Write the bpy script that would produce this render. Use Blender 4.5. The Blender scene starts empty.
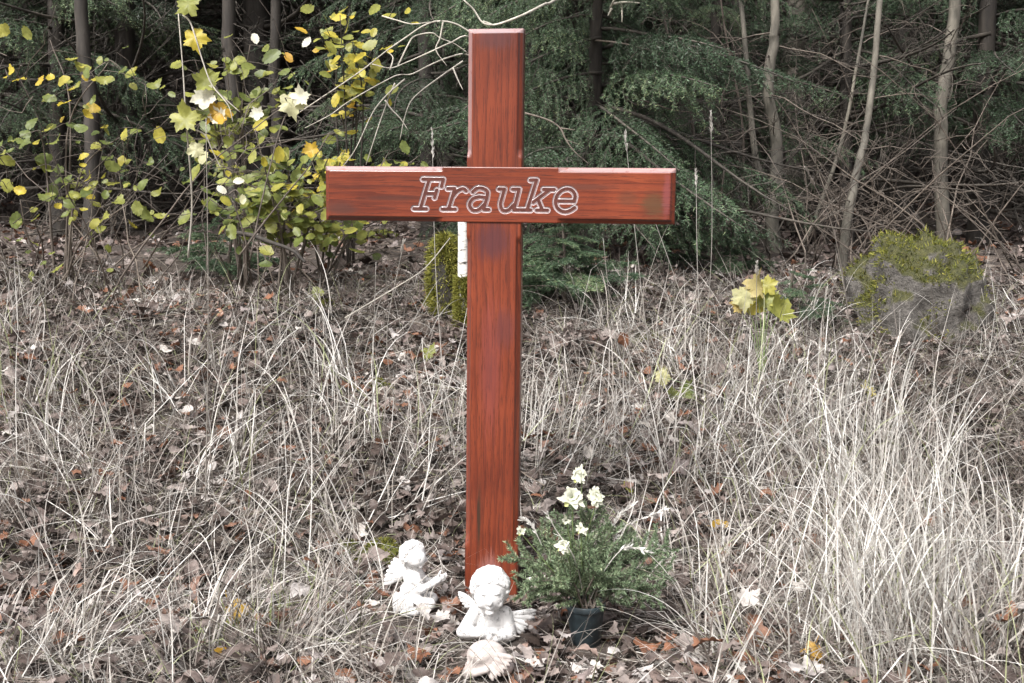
import bpy, bmesh, math, random
import numpy as np
from math import radians, pi
rng = np.random.default_rng(7)
random.seed(7)
S = bpy.context.scene
C = S.collection

# ------------------------------------------------------------------ camera
CAM = dict(D=2.8, h=0.9667, pitch=0.1210, yaw=-0.0176, roll=0.0004, f=1163.5)
def Rm(a, ax):
    c, s = math.cos(a), math.sin(a)
    return np.array({'x': [[1,0,0],[0,c,-s],[0,s,c]], 'y': [[c,0,s],[0,1,0],[-s,0,c]], 'z': [[c,-s,0],[s,c,0],[0,0,1]]}[ax])
CM = Rm(CAM['yaw'],'z') @ Rm(pi/2-CAM['pitch'],'x') @ Rm(CAM['roll'],'z')
CP = np.array([0, -CAM['D'], CAM['h']])
cam = bpy.data.cameras.new('camera'); cam_o = bpy.data.objects.new('camera', cam); C.objects.link(cam_o)
from mathutils import Matrix, Vector
m4 = Matrix([list(CM[0])+[CP[0]], list(CM[1])+[CP[1]], list(CM[2])+[CP[2]], [0,0,0,1]])
cam_o.matrix_world = m4
cam.sensor_width = 36; cam.lens = CAM['f']/1024*36
cam.clip_start = 0.02; cam.clip_end = 300
S.camera = cam_o

# ------------------------------------------------------------------ noise and terrain
_lat = rng.random((256, 256))
def vn(x, y, sc=1.0, off=0):
    x = np.asarray(x, float)/sc + 57.3 + off*13.7; y = np.asarray(y, float)/sc + 91.1 + off*7.9
    xi = np.floor(x).astype(int); yi = np.floor(y).astype(int); fx = x-xi; fy = y-yi
    fx = fx*fx*(3-2*fx); fy = fy*fy*(3-2*fy)
    g = lambda a, b: _lat[a % 256, b % 256]
    return (g(xi,yi)*(1-fx)+g(xi+1,yi)*fx)*(1-fy)+(g(xi,yi+1)*(1-fx)+g(xi+1,yi+1)*fx)*fy - .5
_hy = np.array([-60,-34,-14,-7,-1.5,-.3,0.05,.5,1.0,1.9,3.0,5.0,8.0,12,18,30,60])
_hz = np.array([22,12.5,.6,-.1,-.04,0,.0,.17,.37,.62,.70,.78,.92,1.7,3.8,8.5,16])  # rise behind the camera is added, unseen, to cut horizon light and reflections
_fy = np.linspace(-60, 60, 4801)
_fz = np.interp(_fy, _hy, _hz); _k = np.ones(13)/13; _fz = np.convolve(np.pad(_fz, 6, 'edge'), _k, 'valid')
def H(x, y):
    x = np.asarray(x, float); y = np.asarray(y, float)
    z = np.interp(y, _fy, _fz)
    a = np.clip((y-.25)/.8, 0.25, 1)
    z = z + a*(vn(x,y,1.1,1)*.16 + vn(x,y,.4,2)*.07) + vn(x,y,.13,3)*.022
    z = z - .12*np.clip((-x-1.4)/1.5,0,1)*np.clip((y-7)/5,0,4)
    return z
def at(px, py, Y):
    d = CM @ np.array([(px-512)/CAM['f'], -(py-341.5)/CAM['f'], -1.0])
    return CP + d*((Y-CP[1])/d[1])
def gnd(px, py):
    d = CM @ np.array([(px-512)/CAM['f'], -(py-341.5)/CAM['f'], -1.0])
    t = np.linspace(.8, 25, 6000); P = CP + d*t[:,None]
    k = np.argmax(P[:,2] < H(P[:,0], P[:,1]))
    return P[k]

# ------------------------------------------------------------------ mesh helpers
def mk(name, V, F, mats, parent=None, smooth=False, rnd=None, mi=None, attrs=None):
    """V (n,3); F list of index arrays (m,k); rnd per vertex"""
    V = np.asarray(V, np.float32)
    if not isinstance(F, (list, tuple)): F = [F]
    F = [np.asarray(f, np.int32) for f in F if len(f)]
    me = bpy.data.meshes.new(name)
    me.vertices.add(len(V)); me.vertices.foreach_set('co', V.ravel())
    tot = np.concatenate([np.full(len(f), f.shape[1]) for f in F])
    loops = np.concatenate([f.ravel() for f in F])
    st = np.concatenate([[0], np.cumsum(tot)[:-1]])
    me.loops.add(len(loops)); me.loops.foreach_set('vertex_index', loops.astype(np.int32))
    me.polygons.add(len(tot)); me.polygons.foreach_set('loop_start', st.astype(np.int32)); me.polygons.foreach_set('loop_total', tot.astype(np.int32))
    if smooth: me.polygons.foreach_set('use_smooth', np.ones(len(tot), bool))
    if mi is not None: me.polygons.foreach_set('material_index', np.asarray(mi, np.int32))
    if not isinstance(mats, (list, tuple)): mats = [mats]
    for m in mats: me.materials.append(m)
    if rnd is not None:
        a = me.attributes.new('rnd', 'FLOAT', 'POINT'); a.data.foreach_set('value', np.asarray(rnd, np.float32))
    for k, v in (attrs or {}).items():
        a = me.attributes.new(k, 'FLOAT', 'POINT'); a.data.foreach_set('value', np.asarray(v, np.float32))
    me.update(calc_edges=True); me.validate()
    o = bpy.data.objects.new(name, me); C.objects.link(o)
    if parent is not None: o.parent = parent
    return o
def tag(o, label=None, cat=None, group=None, kind=None):
    if label: o['label'] = label
    if cat: o['category'] = cat
    if group: o['group'] = group
    if kind: o['kind'] = kind
    return o
def empty(name, loc=(0,0,0), **k):
    o = bpy.data.objects.new(name, None); C.objects.link(o); o.location = loc; o.empty_display_size = .1
    return tag(o, **k)
class MB:
    """collects vertices, faces, rnd and material index"""
    def __init__(s): s.V=[]; s.F={}; s.r=[]; s.n=0
    def add(s, V, F, r=0.5, mi=0):
        V = np.asarray(V, np.float32).reshape(-1,3)
        if not isinstance(F,(list,tuple)): F=[F]
        for f in F:
            f = np.asarray(f)
            if len(f): s.F.setdefault((f.shape[1], mi), []).append(f+s.n)
        s.V.append(V); s.r.append(np.broadcast_to(np.asarray(r, np.float32), (len(V),))); s.n += len(V)
    def arrays(s):
        V = np.concatenate(s.V); r = np.concatenate(s.r); F=[]; mi=[]
        for (k, m), L in s.F.items():
            a = np.concatenate(L); F.append(a); mi.append(np.full(len(a), m))
        return V, F, r, np.concatenate(mi)
    def build(s, name, mats, parent=None, smooth=False):
        V, F, r, mi = s.arrays()
        return mk(name, V, F, mats, parent, smooth, r, mi)
def norm(v): return v/np.maximum(np.linalg.norm(v, axis=-1, keepdims=True), 1e-9)
def tubes(P, R, sides=5):
    """P (N,K,3), R (N,K) -> V,F"""
    P = np.asarray(P, float); R = np.asarray(R, float)
    if P.ndim == 2: P = P[None]; R = R[None]
    N, K, _ = P.shape
    T = norm(np.gradient(P, axis=1))
    ref = np.where(np.abs(T[:,:1,2:3]) > .9, np.array([1.,0,0]), np.array([0,0,1.]))
    ref = np.broadcast_to(ref, T.shape)
    A = norm(np.cross(T, ref)); B = np.cross(T, A)
    a = np.arange(sides)*2*pi/sides
    V = P[:,:,None] + R[:,:,None,None]*(np.cos(a)[:,None]*A[:,:,None]+np.sin(a)[:,None]*B[:,:,None])
    idx = np.arange(N*K*sides).reshape(N,K,sides)
    i0 = idx[:,:-1]; i1 = idx[:,1:]
    F = np.stack([i0, np.roll(i0,-1,2), np.roll(i1,-1,2), i1], -1).reshape(-1,4)
    caps = [idx[:,-1], idx[:,0][:,::-1]] if sides <= 8 else [idx[:,-1]]
    return V.reshape(-1,3), [F]+caps
def ribbons(P, Wd, side):
    N, K, _ = P.shape
    side = side[:,None] if side.ndim == 2 else side
    V = np.stack([P-side*Wd[...,None], P+side*Wd[...,None]], 2)
    idx = np.arange(N*K*2).reshape(N,K,2)
    F = np.stack([idx[:,:-1,0], idx[:,:-1,1], idx[:,1:,1], idx[:,1:,0]], -1).reshape(-1,4)
    return V.reshape(-1,3), F
def scatter(tpl, M, pos, sc):
    TV, TF = tpl
    V = np.einsum('nij,tj->nti', M, TV)*np.asarray(sc)[:,None,None] + pos[:,None]
    n = len(pos)
    F = [ (f[None]+(np.arange(n)*len(TV))[:,None,None]).reshape(-1, f.shape[1]) for f in TF ]
    return V.reshape(-1,3), F
def rotm(yaw, tilt, tdir, spin=None):
    """matrices: spin about z, then tilt about horizontal axis tdir"""
    n = len(yaw); c, s = np.cos(yaw), np.sin(yaw); z = np.zeros(n); o = np.ones(n)
    Rz = np.stack([np.stack([c,-s,z],-1), np.stack([s,c,z],-1), np.stack([z,z,o],-1)], 1)
    kx, ky = np.cos(tdir), np.sin(tdir); c, s = np.cos(tilt), np.sin(tilt); C1 = 1-c
    Rt = np.stack([np.stack([c+kx*kx*C1, kx*ky*C1, ky*s],-1), np.stack([kx*ky*C1, c+ky*ky*C1, -kx*s],-1), np.stack([-ky*s, kx*s, c],-1)], 1)
    return Rt @ Rz
def smooth_path(pts, n):
    pts = np.asarray(pts, float); k = len(pts)
    if k < 3: t = np.linspace(0,1,n)[:,None]; return pts[0]*(1-t)+pts[-1]*t
    P = np.vstack([2*pts[0]-pts[1], pts, 2*pts[-1]-pts[-2]])
    out = []
    for t in np.linspace(0, k-1-1e-6, n):
        i = int(t); u = t-i; p0,p1,p2,p3 = P[i],P[i+1],P[i+2],P[i+3]
        out.append(.5*((2*p1)+(-p0+p2)*u+(2*p0-5*p1+4*p2-p3)*u*u+(-p0+3*p1-3*p2+p3)*u**3))
    return np.array(out)

# ------------------------------------------------------------------ materials
def newmat(name):
    m = bpy.data.materials.new(name); m.use_nodes = True
    nt = m.node_tree; b = nt.nodes['Principled BSDF']; return m, nt, b
def N(nt, t, **k):
    n = nt.nodes.new(t)
    for a, v in k.items(): setattr(n, a, v)
    return n
def ramp(nt, stops, fac, interp='LINEAR'):
    r = N(nt, 'ShaderNodeValToRGB'); cr = r.color_ramp; cr.interpolation = interp
    while len(cr.elements) < len(stops): cr.elements.new(.5)
    for e, (p, c) in zip(cr.elements, stops):
        e.position = p; e.color = (*c, 1) if len(c) == 3 else c
    nt.links.new(fac, r.inputs[0]); return r.outputs[0]
def noise(nt, scale, detail=4, rough=.6, vec=None, mapping=None):
    n = N(nt, 'ShaderNodeTexNoise'); n.inputs['Scale'].default_value = scale; n.inputs['Detail'].default_value = detail; n.inputs['Roughness'].default_value = rough
    if vec is None:
        tc = N(nt, 'ShaderNodeTexCoord'); vec = tc.outputs['Object']
    if mapping:
        mp = N(nt, 'ShaderNodeMapping'); mp.inputs['Scale'].default_value = mapping; nt.links.new(vec, mp.inputs[0]); vec = mp.outputs[0]
    nt.links.new(vec, n.inputs['Vector']); return n.outputs['Fac']
def mixc(nt, fac, a, b, mode='MIX'):
    m = N(nt, 'ShaderNodeMix', data_type='RGBA', blend_type=mode)
    for sock, v in ((m.inputs[0], fac), (m.inputs[6], a), (m.inputs[7], b)):
        if hasattr(v, 'node'): nt.links.new(v, sock)
        else: sock.default_value = v if isinstance(v, (int, float)) else (*v, 1)
    return m.outputs[2]
def math_(nt, op, a, b=0.0):
    m = N(nt, 'ShaderNodeMath', operation=op)
    for sock, v in ((m.inputs[0], a), (m.inputs[1], b)):
        if hasattr(v, 'node'): nt.links.new(v, sock)
        else: sock.default_value = v
    return m.outputs[0]
def bump(nt, b, h, strength=.4, dist=.01):
    n = N(nt, 'ShaderNodeBump'); n.inputs['Strength'].default_value = strength; n.inputs['Distance'].default_value = dist
    nt.links.new(h, n.inputs['Height']); nt.links.new(n.outputs[0], b.inputs['Normal'])
def leafmat(name, stops, transl=.3, rough=.55, mottle=.35, mscale=60, spec=.4):
    m, nt, b = newmat(name)
    at_ = N(nt, 'ShaderNodeAttribute', attribute_name='rnd')
    col = ramp(nt, stops, at_.outputs['Fac'])
    nz = noise(nt, mscale, 3)
    dark = ramp(nt, [(.3,(1-mottle,)*3),(.7,(1+mottle*.3,)*3)], nz)
    col = mixc(nt, 1.0, col, dark, 'MULTIPLY')
    nt.links.new(col, b.inputs['Base Color']); b.inputs['Roughness'].default_value = rough
    b.inputs['Specular IOR Level'].default_value = spec
    if transl > 0:
        tr = N(nt, 'ShaderNodeBsdfTranslucent'); nt.links.new(col, tr.inputs[0])
        ms = N(nt, 'ShaderNodeMixShader'); ms.inputs[0].default_value = transl
        nt.links.new(b.outputs[0], ms.inputs[1]); nt.links.new(tr.outputs[0], ms.inputs[2])
        nt.links.new(ms.outputs[0], nt.nodes['Material Output'].inputs[0])
    return m
M = {}
M['litter'] = leafmat('dead_leaf', [(0,(.024,.017,.013)),(.3,(.085,.062,.053)),(.5,(.185,.143,.127)),(.68,(.34,.29,.265)),(.74,(.20,.085,.045)),(.82,(.26,.13,.08)),(.86,(.24,.20,.19)),(.92,(.46,.42,.40)),(1,(.62,.57,.52))], .12, .6, .5, 45, .35)
M['straw'] = leafmat('dry_grass_blade', [(0,(.055,.043,.035)),(.25,(.18,.15,.13)),(.5,(.41,.372,.33)),(.8,(.66,.63,.585)),(.93,(.78,.76,.72)),(.94,(.26,.29,.14)),(1,(.40,.42,.24))], .22, .45, .3, 35, .5)
M['green_grass'] = leafmat('green_grass_blade', [(0,(.10,.15,.04)),(1,(.25,.30,.10))], .25, .45)
M['yleaf'] = leafmat('autumn_leaf', [(0,(.075,.11,.035)),(.3,(.18,.215,.055)),(.55,(.34,.34,.075)),(.72,(.58,.47,.06)),(.82,(.56,.32,.04)),(.88,(.56,.54,.28)),(1,(.80,.77,.62))], .42, .45, .3, 50)
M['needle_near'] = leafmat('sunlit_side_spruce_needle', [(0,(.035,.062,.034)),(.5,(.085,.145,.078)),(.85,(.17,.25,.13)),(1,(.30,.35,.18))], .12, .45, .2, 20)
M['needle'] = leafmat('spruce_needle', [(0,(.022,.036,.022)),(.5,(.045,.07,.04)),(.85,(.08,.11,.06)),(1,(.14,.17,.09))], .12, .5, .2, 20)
M['fir'] = leafmat('fir_needle', [(0,(.085,.125,.07)),(.5,(.20,.27,.155)),(.85,(.34,.41,.24)),(1,(.50,.55,.32))], .15, .42, .2, 60)
M['moss'] = leafmat('moss', [(0,(.06,.075,.014)),(.6,(.18,.19,.03)),(1,(.32,.29,.06))], .15, .8, .4, 90)
def barkmat(name, dark, light, sc=30, stretch=(1,1,.15), bst=.6):
    m, nt, b = newmat(name)
    n1 = noise(nt, sc, 5, .65, mapping=stretch); n2 = noise(nt, 3, 3)
    c = ramp(nt, [(.3,dark),(.7,light)], n1)
    c2 = mixc(nt, 1.0, c, ramp(nt, [(.35,(.6,.6,.6)),(.65,(1.15,1.15,1.1))], n2), 'MULTIPLY')
    nt.links.new(c2, b.inputs['Base Color']); b.inputs['Roughness'].default_value = .8
    bump(nt, b, n1, bst, .006); return m
M['bark_dark'] = barkmat('dark_bark', (.016,.013,.011), (.06,.05,.042))
M['bark_grey'] = barkmat('grey_bark', (.06,.055,.045), (.20,.18,.15), 22, (1,1,.3), .4)
M['twig'] = barkmat('twig_bark', (.08,.062,.05), (.20,.165,.14), 40)
M['twig_dark'] = barkmat('dead_twig', (.03,.025,.02), (.10,.085,.072), 40)
M['twig_pale'] = barkmat('bare_pale_twig', (.30,.27,.23), (.58,.54,.48), 40)
def birchmat():
    m, nt, b = newmat('birch_bark')
    n1 = noise(nt, 18, 4, .6, mapping=(1,1,4)); c = ramp(nt, [(.36,(.04,.035,.03)),(.46,(.62,.60,.56)),(.7,(.8,.78,.74))], n1)
    nt.links.new(c, b.inputs['Base Color']); b.inputs['Roughness'].default_value = .6; return m
M['birch'] = birchmat()
def groundmat():
    m, nt, b = newmat('forest_soil')
    n1 = noise(nt, 2.5, 5); n2 = noise(nt, 28, 6, .7)
    vor = N(nt, 'ShaderNodeTexVoronoi'); vor.inputs['Scale'].default_value = 22
    tc = N(nt, 'ShaderNodeTexCoord'); nt.links.new(tc.outputs['Object'], vor.inputs['Vector'])
    leafy = ramp(nt, [(0,(.025,.019,.016)),(.5,(.065,.05,.043)),(.8,(.14,.105,.085)),(1,(.22,.18,.15))], N(nt,'ShaderNodeSeparateColor').outputs[0])
    sep = [n for n in nt.nodes if n.bl_idname == 'ShaderNodeSeparateColor'][0]; nt.links.new(vor.outputs['Color'], sep.inputs[0])
    soil = ramp(nt, [(.3,(.022,.017,.013)),(.7,(.07,.052,.04))], n2)
    c = mixc(nt, ramp(nt, [(.4,(0,0,0)),(.6,(.75,.75,.75))], n1), soil, leafy)
    nt.links.new(c, b.inputs['Base Color']); b.inputs['Roughness'].default_value = .9
    bump(nt, b, n2, .9, .02); return m
M['ground'] = groundmat()
def woodmat(name, axis):
    """red-brown varnished timber; axis is the grain direction"""
    m, nt, b = newmat(name)
    mp = {'x': (.06,1,1), 'z': (1,1,.06)}[axis]
    tc = N(nt, 'ShaderNodeTexCoord')
    fine = noise(nt, 420, 5, .75, tc.outputs['Object'], {'x': (.045,1,1), 'z': (1,1,.045)}[axis])
    mid = noise(nt, 60, 4, .6, tc.outputs['Object'], mp)
    big = noise(nt, 5, 3, .5, tc.outputs['Object'])
    # growth rings: distorted bands running with the grain
    w = N(nt, 'ShaderNodeTexWave', wave_type='BANDS', bands_direction='Z' if axis=='x' else 'X', wave_profile='SAW')
    mpn = N(nt, 'ShaderNodeMapping'); mpn.inputs['Scale'].default_value = {'x': (.10,1,1), 'z': (1,1,.10)}[axis]
    nt.links.new(tc.outputs['Object'], mpn.inputs[0]); nt.links.new(mpn.outputs[0], w.inputs['Vector'])
    w.inputs['Scale'].default_value = 17; w.inputs['Distortion'].default_value = 9; w.inputs['Detail'].default_value = 2.5; w.inputs['Detail Scale'].default_value = 1.3
    base = ramp(nt, [(0,(.200,.041,.016)),(.6,(.180,.035,.014)),(1,(.125,.024,.011))], w.outputs['Fac'])
    c = mixc(nt, ramp(nt, [(.38,(.85,.85,.85)),(.48,(0,0,0))], fine), base, (.065,.016,.010))
    c = mixc(nt, ramp(nt, [(.58,(0,0,0)),(.70,(.7,.7,.7))], mid), c, (.075,.019,.012))
    c = mixc(nt, 1.0, c, ramp(nt, [(.3,(.66,.62,.66)),(.7,(1.18,1.2,1.15))], big), 'MULTIPLY')
    # weather stains (fixed shapes on the timber)
    def stain(cx, cz, rx, rz, col, amt):
        nonlocal c
        sp = N(nt, 'ShaderNodeVectorMath', operation='MULTIPLY_ADD'); nt.links.new(tc.outputs['Object'], sp.inputs[0])
        sp.inputs[1].default_value = (1/rx, 0, 1/rz); sp.inputs[2].default_value = (-cx/rx, 0, -cz/rz)
        ln = N(nt, 'ShaderNodeVectorMath', operation='LENGTH'); nt.links.new(sp.outputs[0], ln.inputs[0])
        v = math_(nt, 'SUBTRACT', 1.0, ln.outputs['Value'])
        v = math_(nt, 'ADD', v, math_(nt, 'MULTIPLY', math_(nt, 'SUBTRACT', fine, .5), 2.6))
        f = ramp(nt, [(0,(0,0,0)),(.55,(amt,)*3)], v)
        c = mixc(nt, f, c, col)
    if axis == 'z':
        stain(.0, .87, .05, .055, (.075,.024,.028), .8)
        stain(-.005, .56, .03, .20, (.20,.05,.045), .45)
        stain(.03, .66, .03, .06, (.10,.03,.03), .6)
        stain(-.031, .19, .0055, .10, (.03,.02,.012), .9)
        stain(-.004, .06, .03, .05, (.42,.22,.20), .35)
        stain(.0, 1.34, .06, .03, (.08,.03,.03), .7)
    else:
        stain(.37, -.02, .035, .035, (.09,.045,.02), .85)
        stain(.31, -.005, .03, .02, (.11,.04,.02), .6)
        stain(-.38, -.035, .05, .02, (.06,.025,.02), .7)
        stain(-.25, -.01, .10, .008, (.06,.022,.016), .7)
        stain(.20, .02, .09, .010, (.09,.03,.02), .7)
        stain(.40, .0, .012, .06, (.22,.06,.07), .5)
    wr = N(nt, 'ShaderNodeAttribute', attribute_name='sky_sheen')
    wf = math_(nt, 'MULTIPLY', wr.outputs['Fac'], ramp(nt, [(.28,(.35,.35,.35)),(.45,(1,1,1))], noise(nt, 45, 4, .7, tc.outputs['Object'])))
    c = mixc(nt, wf, c, (.56,.46,.47))  # sky reflection on top and left chamfers, painted as pale colour
    nt.links.new(c, b.inputs['Base Color'])
    b.inputs['Roughness'].default_value = .42
    b.inputs['Specular IOR Level'].default_value = .3
    b.inputs['Coat Weight'].default_value = .5; b.inputs['Coat Roughness'].default_value = .16; b.inputs['Coat IOR'].default_value = 1.6
    bump(nt, b, mid, .25, .003); return m
M['wood_x'] = woodmat('varnished_timber_crossbar', 'x'); M['wood_z'] = woodmat('varnished_timber_post', 'z')
def simple(name, col, rough=.5, coat=0, spec=.5, var=.25, sc=40):
    m, nt, b = newmat(name)
    n1 = noise(nt, sc, 4); c = mixc(nt, 1.0, col, ramp(nt, [(.3,(1-var,)*3),(.7,(1+var*.5,)*3)], n1), 'MULTIPLY')
    nt.links.new(c, b.inputs['Base Color']); b.inputs['Roughness'].default_value = rough; b.inputs['Coat Weight'].default_value = coat
    b.inputs['Specular IOR Level'].default_value = spec; bump(nt, b, n1, .2, .002); return m
M['groove'] = simple('groove_wood', (.42,.34,.34), .3, 1, .8, .3, 120)
M['letter'] = simple('letter_stain', (.10,.032,.024), .45, .15, .3, .4, 150)
M['pot'] = simple('pot_plastic', (.028,.04,.046), .4, 0, .5, .4, 60)
M['soil'] = simple('pot_soil', (.03,.022,.016), .95)
M['petal'] = leafmat('white_petal', [(0,(.62,.63,.50)),(.8,(.74,.74,.64)),(1,(.60,.62,.25))], .35, .5, .1)
M['stem_green'] = simple('green_stem', (.16,.22,.08), .5)
def plaster():
    m, nt, b = newmat('white_plaster')
    n1 = noise(nt, 150, 6, .7); n2 = noise(nt, 32, 3)
    spots = ramp(nt, [(.53,(0,0,0)),(.60,(.9,.9,.9))], n1)
    gate = ramp(nt, [(.45,(0,0,0)),(.55,(1,1,1))], n2)
    c = mixc(nt, math_(nt, 'MULTIPLY', spots, gate), (.70,.69,.68), (.10,.095,.09))
    c = mixc(nt, ramp(nt, [(.45,(0,0,0)),(.75,(.35,.35,.35))], n2), c, (.55,.52,.50))
    nt.links.new(c, b.inputs['Base Color']); b.inputs['Roughness'].default_value = .6
    bump(nt, b, n1, .35, .003); return m
M['plaster'] = plaster()
M['plaster_pink'] = simple('weathered_plaster', (.50,.44,.41), .65, 0, .4, .3, 40)
def rockmat():
    m, nt, b = newmat('mossy_stone')
    geo = N(nt, 'ShaderNodeNewGeometry'); sp = N(nt, 'ShaderNodeSeparateXYZ'); nt.links.new(geo.outputs['Normal'], sp.inputs[0])
    n1 = noise(nt, 9, 6, .7); n2 = noise(nt, 60, 5, .7)
    f = math_(nt, 'ADD', sp.outputs['Z'], math_(nt, 'MULTIPLY', n1, .9))
    stone = ramp(nt, [(.3,(.05,.045,.04)),(.7,(.17,.155,.14))], n2)
    moss = ramp(nt, [(.3,(.03,.034,.012)),(.7,(.10,.095,.03))], n2)
    c = mixc(nt, ramp(nt, [(.75,(0,0,0)),(.95,(1,1,1))], f), stone, moss)
    nt.links.new(c, b.inputs['Base Color']); b.inputs['Roughness'].default_value = .9; bump(nt, b, n2, 1, .02); return m
M['rock'] = rockmat()

# ------------------------------------------------------------------ light
w = bpy.data.worlds.new('World'); S.world = w; w.use_nodes = True
nt = w.node_tree; bg = nt.nodes['Background']
SUN_EL, SUN_AZ = radians(52), radians(215)   # azimuth clockwise from +Y: behind the camera, to the left
sky = N(nt, 'ShaderNodeTexSky', sky_type='NISHITA'); sky.sun_disc = False; sky.sun_elevation = SUN_EL; sky.sun_rotation = SUN_AZ
sky.air_density = 1.0; sky.dust_density = 6; sky.ozone_density = 1
hs = N(nt, 'ShaderNodeHueSaturation'); hs.inputs['Saturation'].default_value = .32
nt.links.new(sky.outputs[0], hs.inputs['Color']); nt.links.new(hs.outputs[0], bg.inputs[0]); bg.inputs[1].default_value = .105
sl = bpy.data.lights.new('sun', 'SUN'); sl.energy = 1.5; sl.angle = radians(10); sl.color = (1,.995,.985)
so = bpy.data.objects.new('sun', sl); C.objects.link(so)
sd = Vector((math.sin(SUN_AZ)*math.cos(SUN_EL), math.cos(SUN_AZ)*math.cos(SUN_EL), math.sin(SUN_EL)))
so.rotation_euler = (-sd).to_track_quat('-Z', 'Y').to_euler(); so.location = (0,0,12)
S.view_settings.view_transform = 'Standard'; S.view_settings.look = 'None'; S.view_settings.gamma = 1
S.view_settings.exposure = 1.47

g1 = gnd(415, 614); g2 = gnd(490, 643); g3 = gnd(487, 676); gp = gnd(585, 644)
# ------------------------------------------------------------------ plaster figures
def sculpt(name, balls, caps, voxel, parent, mat, smooth_it=6, extra=None):
    """balls: (centre, radii, euler z/x/y) ; caps: (p0, p1, r0, r1). One continuous skin by voxel remesh"""
    from mathutils import Euler
    VV, FF, cnt = [], [], [0]
    def ell(c, rad, rot=(0,0,0), seg=20):
        rn = seg//2+2; ph = np.linspace(.02,pi-.02,rn)[:,None]; th = np.linspace(0,2*pi,seg,endpoint=False)[None]
        U = np.stack([np.sin(ph)*np.cos(th), np.sin(ph)*np.sin(th), np.cos(ph)+0*th], -1).reshape(-1,3)*np.array(rad)
        U = U @ np.array(Euler(rot).to_matrix()).T + np.array(c); ix = np.arange(rn*seg).reshape(rn,seg)+cnt[0]
        FF.extend(np.stack([ix[:-1], ix[1:], np.roll(ix[1:],-1,1), np.roll(ix[:-1],-1,1)],-1).reshape(-1,4).tolist()); FF.append(ix[0].tolist()); FF.append(ix[-1][::-1].tolist())
        VV.append(U); cnt[0] += len(U)
    for b_ in balls: ell(*b_)
    for p0,p1,r0,r1 in caps:
        p0,p1 = Vector(p0),Vector(p1); n = max(3,int((p1-p0).length/(min(r0,r1)*.45))+1)
        for i in range(n+1):
            t = i/n; rr_ = r0*(1-t)+r1*t; ell(p0.lerp(p1,t), (rr_,)*3, seg=12)
    me = bpy.data.meshes.new(name); me.from_pydata(np.vstack(VV).tolist(), [], FF)
    o = bpy.data.objects.new(name, me); C.objects.link(o)
    m1 = o.modifiers.new('r','REMESH'); m1.mode = 'VOXEL'; m1.voxel_size = voxel
    m2 = o.modifiers.new('s','SMOOTH'); m2.iterations = smooth_it; m2.factor = .5
    dg = bpy.context.evaluated_depsgraph_get(); dg.update(); ev = o.evaluated_get(dg); m3 = bpy.data.meshes.new_from_object(ev)
    o.modifiers.clear(); o.data = m3; m3.name = name
    m3.materials.clear(); m3.materials.append(M[mat]); m3.polygons.foreach_set('use_smooth', [True]*len(m3.polygons)); m3.update()
    o.parent = parent; return o
def wing(name, root, tip, lower, thick, parent, nf=7, seed=0, mat='plaster', layers=2):
    """feathered wing: a fan of overlapping feather blades between tip and lower directions"""
    mb = MB(); root = np.array(root,float); tip = np.array(tip,float); lower = np.array(lower,float)
    nrm = norm(np.cross(tip-root, lower-root))
    for ly in range(layers):
        for i in range(nf):
            t = i/(nf-1); end = (tip*(1-t)+lower*t); d = end-root; L = np.linalg.norm(d)*(1 if ly == 0 else .6)*(1+.12*math.sin(t*pi)); d = d/np.linalg.norm(d)
            s_ = np.cross(nrm, d); w_ = np.linalg.norm(tip-lower)/nf*.85*(1 if ly == 0 else .8)
            k_ = np.linspace(0,1,8); prof_ = np.array([.35,.6,.8,.95,1,1,.85,.3])*w_
            off = nrm*(thick*.5*ly + (i%2)*thick*.12)
            rings = []
            for j in range(8):
                cc = root + d*L*k_[j] + off + nrm*(.10*L*k_[j]**2); a = np.linspace(0,2*pi,8,endpoint=False)
                rings.append(cc + np.outer(np.cos(a)*prof_[j],s_) + np.outer(np.sin(a)*thick*.45*(1-.5*k_[j]),nrm))
            V = np.array(rings).reshape(-1,3); ix = np.arange(64).reshape(8,8)
            F = np.stack([ix[:-1], np.roll(ix[:-1],-1,1), np.roll(ix[1:],-1,1), ix[1:]],-1).reshape(-1,4)
            mb.add(V,[F,ix[-1:],ix[:1,::-1]],.5)
    return mb.build(name, M[mat], parent, True)
def curls(center, rad, n, size, seed, cut, name='hair', parent=None, mat='plaster'):
    """curly hair cap: many small lumps on the skull where cut(dir) is true"""
    r = np.random.default_rng(seed); balls = []
    i = np.arange(n); ph = np.arccos(1-2*(i+.5)/n); th = pi*(1+5**.5)*i
    for a,b_ in zip(ph,th):
        d = np.array([math.cos(b_)*math.sin(a), math.sin(b_)*math.sin(a), math.cos(a)])
        if cut(d): 
            s_ = size*r.uniform(.75,1.2); balls.append((tuple(np.array(center)+d*np.array(rad)*.90), (s_,s_,s_*.8), (0,0,0)))
    return balls
# kneeling angel on the left, turned to the right in half profile
e1 = empty('angel_figurine', (g1[0],g1[1],g1[2]+.004), label='small white kneeling angel holding both arms out, left of the cross', cat='figurine')
hc = (-.004,-.004,.134)
balls = [ (hc,(.0275,.026,.030),(0,0,0)), ((.006,-.014,.126),(.021,.018,.021),(0,0,0)), ((.020,-.021,.128),(.0045,.005,.0045),(0,0,0)),  # face and nose
          ((.017,-.023,.119),(.0055,.004,.0022),(0,0,.1)), ((.014,-.022,.110),(.006,.005,.004),(0,0,0)),                           # lips, chin
          ((.007,-.028,.122),(.006,.004,.005),(0,0,0)), ((.026,-.008,.122),(.004,.006,.005),(0,0,0)),                               # cheeks
          ((-.002,.0,.080),(.023,.018,.030),(0,.1,0)), ((-.008,.0,.050),(.025,.021,.026),(0,0,0)), ((-.014,.0,.028),(.031,.026,.024),(0,0,0)) ]
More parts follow.
